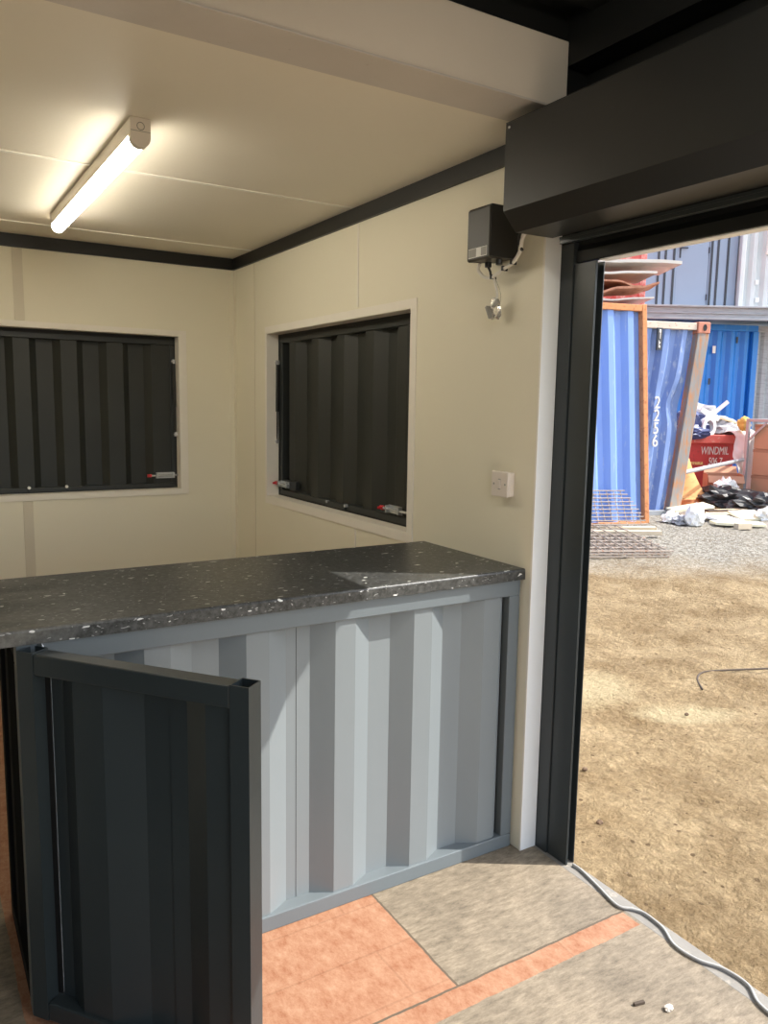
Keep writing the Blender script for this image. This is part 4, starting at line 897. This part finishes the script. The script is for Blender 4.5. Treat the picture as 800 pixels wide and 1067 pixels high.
MB().box(-1.22, 1.2, -.02, .10, 2.82, 2.93).build('top_rail', M['greysteel'], gc, bevel=.01); MB().box(-1.22, 1.2, -.02, .10, 0, .12).build('bottom_rail', M['greysteel'], gc, bevel=.01)
MB().box(-1.24, -1.14, -.03, .10, .12, 2.82).build('corner_post', M['greysteel'], gc, bevel=.01)
MB().box(-1.2, 1.2, .10, 2.3, 2.88, 2.93).build('roof', M['greysteel'], gc)
pf = thing('steel_platform', 'long grey steel channel platform carrying the upper cabins', 'platform', O(13.8, 6.1, 3.085), AZ+.03)
MB().box(-2.2, 3.2, 0, .08, 0, .235).box(-2.2, 3.2, -.05, .0, .205, .235).box(-2.2, 3.2, -.05, .0, 0, .03).box(-2.2, 3.2, -.02, 0, .10, .12).build('channel_beam', M['greysteel'], pf, bevel=.004)
MB().box(-2.2, 3.2, .08, 2.6, .19, .23).build('deck', M['greysteel'], pf)
ub = thing('site_cabin', 'slate blue upper cabin with a door, on the grey platform', 'cabin', O(14.2, 5.3, 3.32), AZ+.05)
MB().box(-.95, -.26, 0, .05, 0, 2.3).box(.32, .82, 0, .05, 0, 2.3).box(-.26, .32, 0, .05, 2.05, 2.3).build('wall_panel', M['cabin'], ub)
for x in (-.58, -.46, -.31, .36, .47, .65): MB().box(x-.018, x+.018, -.012, .0, .04, 2.3).build('dark_groove', M['cabingroove'], ub)
dr = MB().box(-.255, .315, .008, .045, .03, 2.045).build('door', M['cabin'], ub, bevel=.004)
MB().cyl((-.20, -.03, 1.02), (-.20, .008, 1.02), .012, 10).box(-.215, -.08, -.04, -.025, 1.01, 1.035).build('door_handle', M['cabingroove'], dr)
MB().box(-.212, -.188, -.002, .009, .86, 1.16).build('handle_plate', M['cabingroove'], dr)
for z in (.15, .95, 1.80): MB().cyl((.312, .0, z), (.312, .0, z+.10), .012, 8).build('hinge', M['cabingroove'], dr)
MB().box(-.95, .82, .05, 2.2, 2.25, 2.3).box(-.95, -.90, .05, 2.2, 0, 2.25).box(.77, .82, .05, 2.2, 0, 2.25).build('shell', M['cabin'], ub)
uc = thing('site_cabin', 'pale grey corrugated upper cabin with a white window frame, right of the slate blue one', 'cabin', O(14.2, 7.35, 3.32), AZ+.05)
MB().ribbon(corr(-1.20, 1.2, -1.05, pitch=.235, flat=.065, slope=.052, vi=.06, vo=.0), .0, 2.3).build('corrugated_wall', M['pale'], uc)
MB().box(-1.22, -1.14, -.03, .06, 0, 2.3).build('corner_post', M['pale'], uc, bevel=.01)
wfm = MB().box(-.78, -.73, -.05, .0, .93, 1.95).box(-.73, .3, -.05, .0, .93, .985).box(-.73, .3, -.05, .0, 1.90, 1.95).box(.25, .3, -.05, 0, .985, 1.90).build('window_frame', M['letterw'], uc, bevel=.004)
MB().box(-.73, .25, -.02, -.01, .985, 1.90).build('pane', M['cabingroove'], wfm)
MB().box(-1.2, 1.2, .07, 2.2, 2.25, 2.3).box(-1.2, -1.15, .07, 2.2, 0, 2.25).build('shell', M['pale'], uc)
for (x, z) in ((-.93, .42), (-.90, .12)): MB().box(x, x+.06, -.012, .0, z, z+.08).build('patch_plate', M['labelw'], uc)

# ------------------------------------------------------------------ light
sun = bpy.data.lights.new('sun', 'SUN'); sun.energy = 5.4; sun.angle = .0093; sun.color = (1, .95, .87)
so = bpy.data.objects.new('sun', sun); COL.objects.link(so)
so.rotation_euler = Vector((-.70, .445, -.94)).to_track_quat('-Z', 'Y').to_euler(); so.location = (6, -5, 9)
wd = bpy.data.worlds.new('sky'); SC.world = wd; wd.use_nodes = True
nt = wd.node_tree; bg = nt.nodes['Background']
sky = nt.nodes.new('ShaderNodeTexSky'); sky.sky_type = 'NISHITA'; sky.sun_disc = False; sky.sun_elevation = math.radians(50); sky.sun_rotation = math.atan2(.70, -.445)
sky.air_density = 1; sky.dust_density = 1.5
hs = nt.nodes.new('ShaderNodeHueSaturation'); hs.inputs['Saturation'].default_value = .6; nt.links.new(sky.outputs[0], hs.inputs['Color']); nt.links.new(hs.outputs[0], bg.inputs['Color']); bg.inputs['Strength'].default_value = .34

# ------------------------------------------------------------------ camera
cd = bpy.data.cameras.new('camera'); co = bpy.data.objects.new('camera', cd); COL.objects.link(co)
yaw, pitch, roll, fpx = .5493, -.1344, .0161, 817.64
fw = Vector((math.sin(yaw)*math.cos(pitch), math.cos(yaw)*math.cos(pitch), math.sin(pitch)))
r0 = Vector((math.cos(yaw), -math.sin(yaw), 0)); u0 = r0.cross(fw)
rr = r0*math.cos(roll)+u0*math.sin(roll); uu = -r0*math.sin(roll)+u0*math.cos(roll)
mt = Matrix((rr, uu, -fw)).transposed().to_4x4(); mt.translation = CAM; co.matrix_world = mt
cd.sensor_fit = 'VERTICAL'; cd.sensor_height = 36; cd.lens = 36*fpx/1067; cd.clip_start = .02
SC.camera = co
for o in bpy.data.objects:
    if '_loc' in o: del o['_loc']
SC.view_settings.view_transform = 'Standard'; SC.view_settings.look = 'None'; SC.view_settings.gamma = 1; SC.view_settings.use_curve_mapping = False
SC.view_settings.exposure = .45
